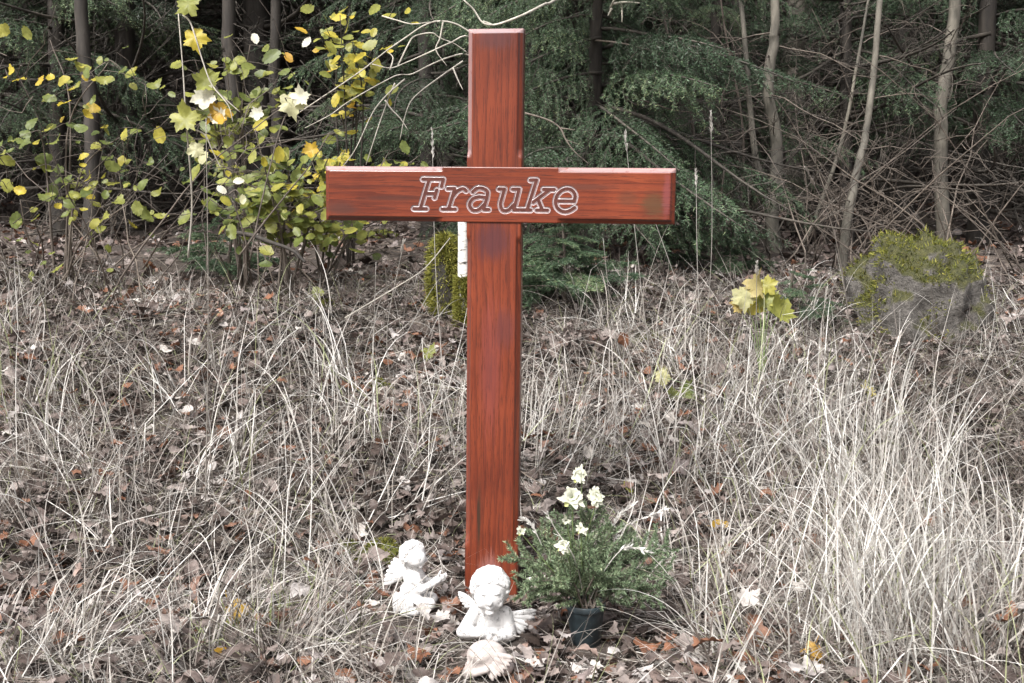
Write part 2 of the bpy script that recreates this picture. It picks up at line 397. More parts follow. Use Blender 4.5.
caps = [ ((.0,-.002,.112),(-.002,0,.095),.011,.013),
         ((.004,-.016,.088),(.016,-.024,.060),.0105,.009), ((.016,-.024,.060),(.052,-.012,.076),.0095,.007),
         ((.006,.014,.088),(.026,.016,.062),.0105,.009), ((.026,.016,.062),(.054,-.002,.078),.0095,.007),
         ((-.012,-.012,.028),(.034,-.022,.026),.019,.014), ((.034,-.022,.024),(.002,-.026,.010),.012,.009), ((.002,-.026,.010),(-.024,-.026,.009),.009,.007),
         ((-.010,.014,.028),(.038,.006,.030),.018,.013), ((.038,.006,.028),(.010,.018,.010),.012,.009) ]
for k_ in range(4):     # fingers of both hands laid together, thumbs apart
    caps.append(((.054,-.010+.001*k_,.0815-.004*k_),(.071-.002*abs(k_-1),-.008,.0905-.0045*k_),.0030,.0022)); caps.append(((.054,-.002,.0815-.004*k_),(.071-.002*abs(k_-1),-.005,.0905-.0045*k_),.0030,.0022))
caps += [((.050,-.012,.082),(.056,-.013,.094),.0030,.0024), ((.052,.0,.084),(.058,-.001,.095),.0030,.0024)]
for k_ in range(5): caps.append(((-.024,-.030+.0028*k_,.008),(-.031+.001*k_,-.030+.0028*k_,.006),.0022,.0016))   # toes
sculpt('body', balls, caps, .0019, e1, 'plaster', 3)
fwd = norm(np.array([.62,-.72,-.25]))
hb = curls(hc, (.0275,.027,.030), 150, .0062, 3, lambda d: d@fwd < .38 and d[2] > -.55)
sculpt('hair', hb, [], .0017, e1, 'plaster', 2)
# robe folds round the hips
fb = [((-.014+.030*math.cos(a), .026*math.sin(a), .022+.004*math.sin(a*5)),(.006,.006,.020),(0,0,0)) for a in np.linspace(0,6.28,17)]
sculpt('robe', fb+[((-.014,0,.026),(.031,.027,.022),(0,0,0))], [], .0022, e1, 'plaster', 3)
wing('wing', (-.014,.010,.088), (-.046,.014,.120), (-.068,.012,.062), .008, e1, 7, 1)
wing('wing', (-.012,.020,.085), (-.030,.055,.112), (-.040,.058,.060), .008, e1, 7, 2)
# front angel, facing the camera, head bowed, arms folded in front
e2 = empty('angel_figurine', (g2[0],g2[1],g2[2]+.003), label='white angel bust with large round head and ribbed wing in front of the post', cat='figurine')
hc = (.0,-.004,.121)
balls = [ (hc,(.038,.037,.041),(0,0,0)), ((-.002,-.021,.106),(.031,.024,.028),(0,0,0)), ((-.003,-.046,.104),(.0045,.006,.006),(0,0,0)),
          ((-.003,-.0425,.0925),(.008,.0035,.0022),(0,0,0)), ((-.003,-.041,.0895),(.006,.0035,.002),(0,0,0)), ((-.003,-.038,.081),(.009,.007,.006),(0,0,0)),
          ((-.020,-.034,.098),(.009,.007,.009),(0,0,0)), ((.015,-.034,.098),(.009,.007,.009),(0,0,0)),
          ((-.014,-.0385,.1145),(.0065,.003,.0035),(0,0,0)), ((.009,-.0385,.1145),(.0065,.003,.0035),(0,0,0)), ((-.014,-.040,.121),(.009,.003,.002),(0,.15,0)), ((.009,-.040,.121),(.009,.003,.002),(0,-.15,0)),
          ((-.004,.004,.052),(.036,.024,.034),(0,0,0)), ((.002,.002,.022),(.040,.026,.024),(0,.15,0)), ((-.034,-.004,.026),(.026,.020,.014),(0,-.35,0)), ((.022,-.006,.016),(.022,.022,.020),(0,0,0)) ]
caps = [ ((-.001,0,.085),(-.001,.002,.07),.017,.022),
         ((-.030,-.004,.066),(-.056,-.014,.030),.0145,.012), ((-.056,-.014,.030),(-.016,-.036,.036),.0125,.009),
         ((.030,-.004,.064),(.040,-.012,.020),.0145,.013), ((.040,-.012,.020),(.012,-.036,.026),.013,.009) ]
for k_ in range(4):
    caps.append(((-.014,-.038,.041-.0045*k_),(.002-.001*k_,-.041,.040-.0045*k_),.0033,.0025)); caps.append(((.010,-.038,.0315-.0045*k_),(-.006+.001*k_,-.041,.0295-.0045*k_),.0033,.0025))
caps += [((-.018,-.036,.042),(-.008,-.040,.050),.0034,.0026), ((.014,-.037,.032),(.004,-.042,.040),.0034,.0026)]
sculpt('body', balls, caps, .0021, e2, 'plaster', 3)
fwd = norm(np.array([-.05,-.85,-.42]))
hb = curls(hc, (.037,.037,.040), 210, .0078, 5, lambda d: d@fwd < .45 and d[2] > -.6)
sculpt('hair', hb, [], .0021, e2, 'plaster', 3)
wing('wing', (.028,-.002,.058), (.092,-.006,.066), (.062,-.012,.018), .009, e2, 8, 3)
wing('wing', (-.026,.014,.076), (-.062,.020,.102), (-.050,.018,.070), .007, e2, 6, 4)
e1.scale = (1.08,)*3; e2.scale = (1.10,)*3; 
e2.rotation_euler = (.10,0,.06)
# sleeping cherub-like ornament at the very front
e3 = empty('shell_ornament', (g3[0],g3[1],g3[2]+.0), label='rounded weathered pinkish white ornament lying in front of the angels', cat='ornament')
balls = [((.0,0,.036),(.037,.030,.030),(0,.15,0)), ((.022,-.004,.024),(.028,.026,.020),(0,.3,0)), ((-.030,-.010,.018),(.012,.012,.022),(0,.4,0)), ((-.008,-.012,.044),(.024,.020,.018),(0,0,0))]
sculpt('body', balls, [((-.028,-.018,.010),(.0,-.032,.024),.007,.006)], .0024, e3, 'plaster_pink', 4)
wing('ribbed_shell', (-.006,-.018,.050), (.046,-.030,.046), (.010,-.040,.008), .008, e3, 8, 5, 'plaster_pink', 2)
e3.scale = (1.15,)*3

# ------------------------------------------------------------------ ground
xs = np.concatenate([np.linspace(-70,-6,24)[:-1], np.linspace(-6,6,241), np.linspace(6,70,24)[1:]])
ys = np.concatenate([np.linspace(-50,-2,20)[:-1], np.linspace(-2,6,161), np.linspace(6,14,50)[1:], np.linspace(14,60,24)[1:]])
X, Y = np.meshgrid(xs, ys); nx, ny = len(xs), len(ys)
idx = np.arange(nx*ny).reshape(ny, nx)
F = np.stack([idx[:-1,:-1], idx[:-1,1:], idx[1:,1:], idx[1:,:-1]], -1).reshape(-1,4)
o = mk('ground', np.stack([X, Y, H(X,Y)], -1).reshape(-1,3), F, M['ground'], smooth=True)
tag(o, 'brown forest soil bank rising behind the cross', None, None, 'structure')

# ------------------------------------------------------------------ the cross
YAWC, ROLLC = -0.160, 0.0098
HT, ZB, BW, LB, TH = 1.364, .979, .13, .4195, .045
def board(name, mat, length_pts, width_pts, hfun, th, axis, parent, mat2=None):
    """front heightfield with depth hfun(u,v) (metres into the wood), solid back. axis 'x' = u runs along x"""
    U, Vv = np.meshgrid(length_pts, width_pts); d = hfun(U, Vv)
    nU, nV = len(length_pts), len(width_pts)
    yf = -th/2 + d
    P = np.stack([U, yf, Vv], -1) if axis == 'x' else np.stack([Vv, yf, U], -1)
    P = P.reshape(-1,3); id_ = np.arange(nU*nV).reshape(nV, nU)
    F = np.stack([id_[:-1,:-1], id_[:-1,1:], id_[1:,1:], id_[1:,:-1]], -1).reshape(-1,4)
    if axis != 'x': F = F[:, ::-1]
    ring = np.concatenate([id_[0,:-1], id_[:-1,-1], id_[-1,::-1][:-1], id_[::-1,0][:-1]])
    Bk = P[ring].copy(); Bk[:,1] = th/2
    b0 = len(P) + np.arange(len(ring)); P2 = np.vstack([P, Bk])
    side = np.stack([ring, b0, np.roll(b0,-1), np.roll(ring,-1)], -1)
    back = b0[::-1][None] if axis == 'x' else b0[None]
    if axis != 'x': side = side[:, ::-1]
    if axis == 'x': back = b0[None][:, ::-1]
    return P2, F, side, back, id_
def stop(u, a, b, r):   # 0 between a and b, 1 outside, ramps of length r
    return np.clip(np.maximum((a-u)/r, (u-b)/r), 0, 1)
cw, cd = .0105, .0085
def prof(d):            # routed chamfer with a small step at its inner edge
    return np.where(d < cw, .0026 + cd*(1-d/cw), 0.0)
def even(a, b, step): return np.linspace(a, b, int(round((b-a)/step))+1)
cross = empty('memorial_cross', (0,0,0), label='tall red-brown varnished wooden memorial cross with a carved name on its crossbar', cat='memorial cross')
cross.rotation_euler = Matrix((Rm(YAWC,'z') @ Rm(ROLLC,'y')).tolist()).to_euler()
def edges(w2): return np.unique(np.round(np.concatenate([[-w2, -w2+.003, -w2+.006, -w2+cw-.0002, -w2+cw+.0002], even(-w2+.014, w2-.014, .01), [w2-cw-.0002, w2-cw+.0002, w2-.006, w2-.003, w2]]), 5))
def hpost(u, v):
    c = np.minimum(stop(u, ZB-BW/2-.035, ZB+BW/2+.025, .012), stop(u, -.3, .13, .02))
    c = np.where(u < .2, 0*c + np.clip((u-.12)/.03,0,1), c)
    dd = BW/2-np.abs(v)
    e = np.maximum(prof(dd)*c, prof(HT-u))
    return e
P, F, sd_, bk, _ = board('post', None, np.unique(np.concatenate([even(-.2, HT-.012, .006), [HT-cw-.0002, HT-cw+.0002, HT-.006,HT-.003, HT]])), edges(BW/2), hpost, TH, 'z', None)
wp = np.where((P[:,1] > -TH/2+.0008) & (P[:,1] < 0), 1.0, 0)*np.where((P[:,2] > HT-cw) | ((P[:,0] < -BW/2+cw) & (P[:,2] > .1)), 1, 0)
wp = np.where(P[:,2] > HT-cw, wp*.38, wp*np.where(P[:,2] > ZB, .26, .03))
post = mk('post', P, [F, sd_, bk], M['wood_z'], cross, attrs={'sky_sheen': wp})
# name carved as outlines: strokes in a px-like layout (1 unit = 1/418 m), y down
G = {
 'F': [[(421,208),(430,179)], [(423.5,179),(444,179)], [(444,179),(442.3,186)], [(426,193),(436,193)], [(437.5,189.5),(435.3,197)], [(414.5,208),(427,208)]],
 'r': [[(449.5,208),(455.5,188)], [(448.5,188),(455.5,188)], ['s',(453.5,196),(458,190.5),(463.5,188),(467,190)], [(443,208),(456,208)]],
 'a': [['s',(473.5,191),(478,187.5),(484,187.8),(488,190.5),(487.7,196),(484.5,207.5)], [(484.5,208),(489.5,208)], ['s',(486.5,196.5),(480,195.8),(473.5,198),(470.3,203.5),(473.5,208.6),(479.5,208.3),(485.2,203)]],
 'u': [[(499.5,188),(505,188)], ['s',(505,188),(502.8,196),(501.2,203),(503.5,208.5),(509,208.3),(514.5,203)], [(513,188),(519.5,188)], [(519.5,188),(514.5,208)], [(514.5,208),(519.5,208)]],
 'k': [[(530.5,179),(536.5,179)], [(536.5,179),(527.5,208)], [(521.5,208),(531,208)], [(550,188),(533.5,200.5)], [(543.5,188),(554,188)], [(538,197.5),(542.5,208)], [(537,208),(547.5,208)]],
 'e': [[(556,199),(573.5,199)], ['s',(573.5,199),(574.3,193),(570,188),(563.5,187.8),(557.5,192.5),(555.3,200),(557.8,206.5),(564,209.5),(570,208),(574,205.3)]],
}
segs = []
for strokes in G.values():
    for s in strokes:
        p = smooth_path(s[1:], 26) if s[0] == 's' else np.array(s, float)
        p = (p - np.array([497.0, 0]))/414; p[:,1] = (195.6/418 - p[:,1])
        for a, b in zip(p[:-1], p[1:]): segs.append((a, b))
def letter_sdf(U, V):
    d = np.full(U.shape, 9.0)
    for a, b in segs:
        ab = b-a; L = ab@ab
        t = np.clip(((U-a[0])*ab[0]+(V-a[1])*ab[1])/L, 0, 1)
        d = np.minimum(d, np.hypot(U-a[0]-t*ab[0], V-a[1]-t*ab[1]))
    return d - .0059
GW, GD = .0020, .0030
def hbar(u, v):
    dd = BW/2-np.abs(v); c = stop(u, -.128, .145, .02)
    e = np.maximum(prof(dd)*c, prof(LB-np.abs(u)))
    return e
lx0, lx1, lv = -.222, .212, .047
us = np.unique(np.round(np.concatenate([[-LB,-LB+.003,-LB+.006,-LB+cw-.0002,-LB+cw+.0002], even(-LB+.014, lx0, .008), even(lx0, lx1, .0007), even(lx1, LB-.014, .008), [LB-cw-.0002,LB-cw+.0002,LB-.006,LB-.003,LB]]), 5))
vs = np.unique(np.round(np.concatenate([[-BW/2,-BW/2+.003,-BW/2+.006,-BW/2+cw-.0002,-BW/2+cw+.0002], even(-BW/2+.013, -lv-.002, .004), even(-lv, lv, .0007), even(lv+.002, BW/2-.013, .004), [BW/2-cw-.0002,BW/2-cw+.0002,BW/2-.006,BW/2-.003,BW/2]]), 5))
SD = {}
def hfull(u, v):
    s = letter_sdf(u, v); SD['s'] = s
    g = GD*np.clip(1-np.abs(s)/GW, 0, 1)
    inner = np.clip((-s)/GW, 0, 1)*.0012
    return np.maximum(hbar(u, v), np.maximum(g, inner))
P, F, sd_, bk, id_ = board('crossbar', None, us, vs, hfull, TH+.005, 'x', None)
s = SD['s'].ravel(); fs = s[F].mean(1)
isg = np.abs(fs) < GW; isl = fs <= -GW
def sub(P, F):
    u, inv = np.unique(F.ravel(), return_inverse=True); return P[u], inv.reshape(F.shape)
bar = empty('crossbar', (0,0,ZB)); bar.parent = cross
bpy.data.objects.remove(bar)
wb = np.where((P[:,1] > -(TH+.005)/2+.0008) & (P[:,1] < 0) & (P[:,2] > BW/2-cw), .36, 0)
bar = mk('crossbar', P, [F[~(isg|isl)], sd_, bk], M['wood_x'], cross, attrs={'sky_sheen': wb}); bar.location = (0.006,0,ZB)
lf = F[isg|isl]; V2, F2 = sub(P, lf)
o = mk('carved_lettering', V2, F2, [M['groove'], M['letter']], bar, mi=np.where(isl[isg|isl], 1, 0)); o['label'] = 'the name Frauke carved in outlined slanting slab letters'

# ------------------------------------------------------------------ leaf shapes
def leaf_template(kind, seed, curl=.25):
    r = np.random.default_rng(seed); n = 30
    a = np.linspace(0, 2*pi, n, endpoint=False)
    if kind == 'maple':
        rad = .60 + .10*np.cos(5*a) + .055*np.cos(15*a)+.03*np.cos(11*a+1)
        rad *= .85+.10*np.cos(a); p = np.stack([rad*np.cos(a), rad*np.sin(a)], 1)
    elif kind == 'oak':
        x = np.cos(a)*.62; y = np.sin(a)*.28*(1+.30*np.cos(7*a+.4)); p = np.stack([x, y], 1)
    else:
        x = np.cos(a); y = np.sin(a)*(.62 + .10*np.cos(a)); x = np.where(x > 0, x*(1+.18*np.clip(x-.8,0,1)*5*.6), x)
        z = 1+.05*np.cos(15*a); x = np.where(x > 0, x+.28*np.clip(x-.7,0,1), x); p = np.stack([x*.52*z, y*.60*z], 1)
    p *= r.uniform(.92,1.08,(n,1))
    V = [np.zeros((1,2)), p*.5, p]; V = np.vstack(V)
    f = lambda q: curl*(r1*q[:,0]**2 + r2*q[:,1]**2 + r3*q[:,0]*q[:,1]) + curl*.35*np.sin(q[:,0]*r4*4+ph)*np.abs(q[:,1]) + .10*np.abs(q[:,1])*kf
    r1, r2, r3 = r.uniform(-1,1.4), r.uniform(.2,1.8)*r.choice([-1,1]), r.uniform(-1,1); r4 = r.uniform(.8,2); ph = r.uniform(0,6); kf = r.uniform(.3,1.6)
    z = f(V)
    V3 = np.column_stack([V, z])
    V3[1+n:,2] += r.uniform(-.05,.05,n)*curl*2
    i = np.arange(n); j = (i+1) % n
    tri = np.stack([np.zeros(n,int), 1+i, 1+j], 1); quad = np.stack([1+i, 1+n+i, 1+n+j, 1+j], 1)
    return V3, [tri, quad]
T_oak = [leaf_template('oak', 10+i, .9) for i in range(5)]
T_map = [leaf_template('maple', 20+i, .7) for i in range(5)]
T_ov = [leaf_template('ovate', 30+i, .5) for i in range(5)]
T_ovf = [leaf_template('ovate', 40+i, .22) for i in range(5)]

def clear(x, y, big=False):      # keep blades off the figurines and the pot front
    m = np.ones(len(x), bool)
    for cx, cy, rx, ry in (AVOID2 if big else AVOID): m &= ((x-cx)/rx)**2+((y-cy)/ry)**2 > 1
    return m
AVOID = [(g1[0],g1[1]-.04,.075,.10),(g2[0],g2[1]-.03,.08,.10),(g3[0],g3[1]-.05,.06,.10),(gp[0],gp[1]-.03,.055,.09),(0,-.03,.10,.10)]
AVOID2 = [(g1[0],g1[1]-.10,.12,.20),(g2[0],g2[1]-.10,.13,.20),(g3[0],g3[1]-.10,.10,.2),(gp[0]+.03,gp[1]-.16,.20,.30),(gp[0],gp[1]+.05,.22,.16),(0,-.1,.14,.22)]
# ------------------------------------------------------------------ leaf litter
def litter(n, x0, x1, y0, y1, s0, s1, lift, seed):
    r = np.random.default_rng(seed); mb = MB()
    tpls = T_oak+T_map[:4]+T_ov[:4]
    x = r.uniform(x0,x1,n); y = y0+(y1-y0)*r.random(n)**1.15
    m_ = clear(x,y); x = x[m_]; y = y[m_]; n = len(x)
    z = H(x,y) + r.random(n)**2*lift + .004
    k = r.integers(0, len(tpls), n)
    patch = vn(x,y,.35,5)
    rr = np.clip(r.beta(2.0,2.4,n) + patch*.55, 0, 1)
    for t in range(len(tpls)):
        m = k == t; c = m.sum()
        if not c: continue
        Mx = rotm(r.uniform(0,2*pi,c), np.abs(r.normal(0,.42,c)), r.uniform(0,2*pi,c))
        sc = r.uniform(s0,s1,c)
        V, F = scatter(tpls[t], Mx, np.stack([x[m],y[m],z[m]],1), sc)
        mb.add(V, F, np.repeat(rr[m], len(tpls[t][0])))
    return mb
mb = litter(24000, -2.6, 2.6, -1.0, 2.4, .018, .05, .04, 1)
mb2 = litter(1300, -2.6, 2.6, -.9, 2.0, .03, .06, .10, 3); V,F,r_,mi = mb2.arrays()
for f in F: mb.add(np.zeros((0,3)), f, .5)
mb.V.append(V); mb.r.append(np.clip(r_+.12,0,1)); mb.n += len(V)
o = mb.build('leaf_litter', M['litter'], smooth=True); tag(o, 'brown and grey curled dead leaves covering the bank', 'leaf litter', kind='stuff')
mb = litter(7000, -5, 5, 2.2, 8.5, .035, .07, .04, 2)
o = mb.build('forest_leaf_litter', M['litter'], smooth=True); tag(o, 'dead leaves carpeting the shaded forest floor behind the bank', 'leaf litter', kind='stuff')

# ------------------------------------------------------------------ grass
def blades(base, L, az, th0, th1, wid, r, K=11, wob=.12):
    n = len(base); t = np.linspace(0,1,K)[None]
    full = th0[:,None] + (th1-th0)[:,None]*t**r.uniform(.9,3.2,(n,1))
    slight = th0[:,None] + r.normal(.18,.22,(n,1))*t**1.5
    tk = r.uniform(.2,.85,(n,1)); kinked = th0[:,None] + r.uniform(.5,1.7,(n,1))*np.clip((t-tk)/.10,0,1) + .12*t
    q = r.random((n,1)); th = np.where(q < .55, full, np.where(q < .68, slight, kinked))
    ang = az[:,None] + r.uniform(.02,.35,(n,1))*np.sin(t*r.uniform(2,7,(n,1))+r.uniform(0,6,(n,1))) + np.where(q >= .68, r.normal(0,.6,(n,1))*np.clip((t-tk)/.10,0,1), 0)
    ds = L[:,None]/(K-1)
    d = np.stack([np.sin(th)*np.cos(ang), np.sin(th)*np.sin(ang), np.cos(th)], -1)*ds[...,None]
    P = base[:,None] + np.concatenate([np.zeros((n,1,3)), np.cumsum(d[:,:-1], 1)], 1)
    gz = H(P[...,0], P[...,1]) + .006
    P[...,2] = np.maximum(P[...,2], gz + r.uniform(0,.02,(n,1)))
    Wd = wid[:,None]*np.clip((1-t**2.2), .12, 1)*.5
    sa = az + pi/2 + r.normal(0,.7,n)
    side = norm(np.stack([np.cos(sa), np.sin(sa), r.normal(0,.25,n)], 1))
    return ribbons(P, Wd, side), K
def field(name, n, x0, x1, y0, y1, L0, L1, lab, seed, dens=None, up=(0.1,.7), end=(1.0,2.2), w=(.0022,.0048), mat='straw', rb=(2.2,1.7)):
    r = np.random.default_rng(seed)
    x = r.uniform(x0,x1,n); y = r.uniform(y0,y1,n)
    if dens is not None:
        m = r.random(n) < dens(x,y); x, y = x[m], y[m]
    m = clear(x,y,L1 > .12 and up[0] < 1.2); x, y = x[m], y[m]; n = len(x)
    base = np.stack([x,y,H(x,y)],1)
    L = r.uniform(L0,L1,n)*(.7+.6*(vn(x,y,.5,8)+.5))
    az = r.uniform(0,2*pi,n)*.75 + vn(x,y,.6,9)*6
    (V,F),K = blades(base, L, az, r.uniform(*up,n), r.uniform(*end,n), r.uniform(*w,n), r)
    rr = np.clip(r.beta(1.4,1.6,n)*(.95 if L1 > .3 else .82) + vn(x,y,.3,10)*.35, 0, .93); gm = r.random(n) < .05; rr[gm] = r.uniform(.95,1,gm.sum())
    if name is None: return V, F, np.repeat(rr, K*2)
    o = mk(name, V, F, M[mat], rnd=np.repeat(rr, K*2)); return tag(o, lab, 'grass', kind='stuff')
dfun = lambda x,y: np.clip(.5 + vn(x,y,.45,11)*1.7 + .3*(x > .25) , .25, 1)
def clumps(spec, seed):
    """spec: (x,y,n,radius,L0,L1,th0,th1lo,th1hi,azc,azspread,w)"""
    r = np.random.default_rng(seed); mb = MB()
    for (x,y,n,rad,L0,L1,t0,a,b,azc,azs,wd,q) in spec:
        rr_ = rad*np.sqrt(r.random(n)); ph = r.uniform(0,2*pi,n); bx = x+rr_*np.cos(ph); by = y+rr_*np.sin(ph)
        m = clear(bx,by,True); bx,by = bx[m],by[m]; c = len(bx)
        if not c: continue
        base = np.stack([bx,by,H(bx,by)],1); az = r.normal(azc,azs,c)
        (V,F),K = blades(base, r.uniform(L0,L1,c), az, np.abs(r.normal(0,t0,c)), r.uniform(a,b,c), r.uniform(wd*.6,wd*1.2,c), r)
        v = np.clip(r.beta(1.9,1.2,c)*.92+q, .02, .93); gm = r.random(c) < .05; v[gm] = r.uniform(.95,1,gm.sum())
        mb.add(V,F,np.repeat(v,K*2))
    return mb
# the grass as one continuous mass: low tangle, lying straw, arching tufts
mb = MB()
for args in [
    (42000,-2.8,2.8,-1.0,2.0,.06,.20,21,dfun,(.3,1.3),(1.3,2.4),(.0014,.003)),
    (13000,-2.8,2.8,-1.0,1.6,.16,.40,22,dfun,(.1,1.35),(1.2,2.6),(.0016,.0036)),
    (9000,-2.8,2.8,-1.0,2.4,.03,.12,24,None,(1.2,1.6),(1.3,1.9),(.0012,.0028)),
    (30000,-2.8,2.8,-1.0,2.4,.06,.24,23,None,(1.3,1.6),(1.4,1.8),(.0014,.0034)),
]:
    n,x0,x1,y0,y1,L0,L1,sd0,df,up,end,wd = args
    V,F,rr = field(None,n,x0,x1,y0,y1,L0,L1,'',sd0,df,up,end,wd)
    mb.add(V,F,rr)
spec = []
r = np.random.default_rng(31)
for i in range(60):
    x = r.uniform(-2.6,2.6); y = r.uniform(-.7,1.45)
    if -.35 < x < .28 and y < .5: continue
    if r.random() > dfun(np.array([x]),np.array([y]))[0]+.25: continue
    spec.append((x,y,int(r.integers(12,38)),r.uniform(.05,.14),.16,.40,.65,1.3,2.7,r.choice([0.,3.14,1.5]),r.choice([.8,1.5]),.0038,r.uniform(-.12,.08)))
def cl(px,py,n,rad,L0,L1,t0,a,b,azc,azs,w,q=.08):
    g = gnd(px,py); spec.append((g[0],g[1],n,rad*1.15,L0,L1*.95,t0*1.35,a,b,azc,azs,w,q))
# tall pale tufts at the right edge and on the right of the bank
for px,py,n in [(850,640,150),(880,600,150),(905,660,160),(835,560,90),(870,520,130),(930,560,130),(960,640,150),(1000,600,120),(850,470,100),(905,480,100)]:
    cl(px,py,int(n*.75),.14,.24,.60,.34,.9,2.5,r.choice([0.,3.14]),.9,.0038,.14)
for px,py,n in [(720,470,110),(700,430,90),(750,440,90),(790,430,90),(680,400,80),(640,380,60),(770,400,80),(820,420,90),(600,400,60),(560,430,70),(660,460,60),(720,380,60)]:
    cl(px,py,int(n*.5),.16,.20,.50,.62,1.3,2.7,r.choice([0.,3.14]),1.0,.0036,.14)
for px,py,n in [(260,480,100),(220,520,100),(240,430,80),(300,470,70),(330,430,60),(205,600,70),(200,470,80),(150,520,90),(120,600,90),(80,560,80),(60,480,80),(170,420,70),(350,480,40),(290,540,60),(400,360,40)]:
    cl(px,py,int(n*.42),.17,.20,.50,.62,1.3,2.7,r.choice([0.,3.14]),1.0,.0036,.1)
for px,py,n,az in [(545,450,60,.4),(565,480,50,.2),(600,455,60,.5),(640,470,50,2.8),(700,500,40,.3),(760,520,60,2.7),(790,590,50,.2),(690,560,40,2.9),(430,470,40,2.7),(400,520,40,.3),(330,560,50,2.9),(440,430,40,.2),(350,400,50,2.8),(250,380,50,.3),(740,600,40,.4)]:
    cl(px,py,n,.10,.18,.46,.75,1.0,2.0,az,.7,.0036,.08)
# lying sheaves of straw in the front
for px,py,n,az in [(230,640,90,.1),(300,655,80,.3),(400,650,70,3.4),(560,668,110,.2),(640,662,130,3.0),(520,672,60,.3),(600,676,90,.1),(680,640,70,2.8),(700,670,90,3.3),(760,650,70,2.6),(60,660,80,.3),(940,670,80,3.0),(350,600,50,2.9),(620,640,50,3.3)]:
    cl(px,py,n,.09,.18,.36,.9,1.5,1.9,az,.5,.0036,.03)
m2 = clumps(spec, 32); V,F,r_,mi = m2.arrays(); mb.add(V,F,r_)
o = mb.build('dry_grass', M['straw']); tag(o, 'pale dry straw-coloured grass tangled over the whole bank', 'grass', kind='stuff')
spec = []
for px,py,n in [(430,628,60),(455,640,40),(420,650,50),(380,640,40),(300,620,30),(560,655,25),(240,650,25)]:
    cl(px,py,int(n*1.6),.07,.07,.16,.7,1.2,1.9,r.uniform(0,6.28),2,.003)
o = clumps(spec, 33).build('green_grass', M['green_grass']); tag(o, 'low green grass growing around the white figures', 'grass', kind='stuff')

# seed stalks that stand clear of the grass
def stalk(px, py, tip_px, tip_py, Yt, head=.10, label='', mid=None, name='grass_stalk', thick=.0016, tone=.7, group='tall dry seed stalks on the bank'):
    g = gnd(px,py); tip = at(tip_px,tip_py,Yt); r = np.random.default_rng(int(px*7+py))
    midp = (g+tip)/2 + r.normal(0,.012,3) if mid is None else at(*mid, (g[1]+Yt)/2)
    P = smooth_path([g, midp, tip], 14); e = empty(name, tuple(g), label=label, cat='grass stalk', group=group)
    P = P - g
    V,F = tubes(P, np.linspace(thick,thick*.5,14), 5)
    mk('stem', V, F, M['straw'], e, True, np.full(len(V), tone))
    if head > 0:
        n = 46; T = norm(P[-1]-P[-4]); L = np.linalg.norm(P[-1]-P[0])
        t = r.random(n)*head; base = P[-1][None] - T*t[:,None]
        az = r.uniform(0,2*pi,n); d = norm(T*.9 + np.stack([np.cos(az),np.sin(az),np.zeros(n)],1)*.38)
        ln = r.uniform(.006,.013,n)*(1+t/head*.6); Pp = np.stack([base, base+d*ln[:,None]*.5, base+d*ln[:,None]],1)
        sd2 = norm(np.cross(d, r.normal(0,1,(n,3))))
        V,F = ribbons(Pp, np.tile([.0006,.0018,.0002],(n,1)), sd2)
        mk('seed_head', V, F, M['straw'], e, rnd=np.full(len(V), tone+.1))
    return e
stalk(700,385,711,112,.55,.07,'tall seed stalk leaning right in front of the dark trees, topmost of the stalks')
stalk(655,395,625,132,.7,.06,'upright seed stalk behind the right end of the crossbar')
stalk(628,390,603,238,.7,.0,'thin bare stalk rising below the right arm of the cross')
stalk(705,400,696,170,.7,.05,'thin upright stalk just right of the crossbar end')
stalk(858,385,806,168,.75,.075,'dark bent stalk with drooping seed head near the mossy boulder', mid=(836,240), thick=.0022, tone=.35)
stalk(748,395,757,262,.6,.05,'short straight stalk right of the yellow-green leaf cluster')
stalk(722,420,642,185,.6,0,'long thin stalk slanting up to the left beside the crossbar')
stalk(445,400,432,128,.9,.10,'pale seed head standing above the left arm of the cross')
stalk(398,420,404,240,.5,.05,'thin stalk standing left of the post under the crossbar')
stalk(372,440,376,262,.5,0,'bare straight stalk on the left of the post')
stalk(263,455,254,300,.4,.0,'pale straight stalk above the left grass tufts')
stalk(205,520,206,118,.1,.0,'long straight bare stalk at the left edge', thick=.002, tone=.5)
stalk(840,520,848,380,.1,.05,'pale upright stalk in the right hand tuft')
stalk(420,560,462,500,-.05,0,'thin arched stalk touching the post low down')

# ------------------------------------------------------------------ single leaves that stand out
def one_leaf(pos, size, kind, seed, tone, label, mat='litter', tilt=.4, tdir=0., yaw=None, name='fallen_leaf', cat='leaf', group='single pale leaves lying on the bank'):
    r = np.random.default_rng(seed); tp = {'oak':T_oak,'maple':T_map,'ovate':T_ov,'flat':T_ovf}[kind][seed % 5]
    Mx = rotm(np.array([r.uniform(0,6.28) if yaw is None else yaw]), np.array([tilt]), np.array([tdir]))
    V,F = scatter(tp, Mx, np.zeros((1,3)), np.array([size]))
    st = Mx[0] @ np.array([[-.5,0,0],[-.75,.02,.03],[-.95,.06,.0]]).T*size
    V2,F2 = tubes(st.T, np.array([.02,.016,.012])*size, 4)
    m_ = MB(); m_.add(V,F,tone); m_.add(V2,F2,tone)
    o = m_.build(name, M[mat], smooth=True); o.location = tuple(pos); return tag(o, label, cat, group)
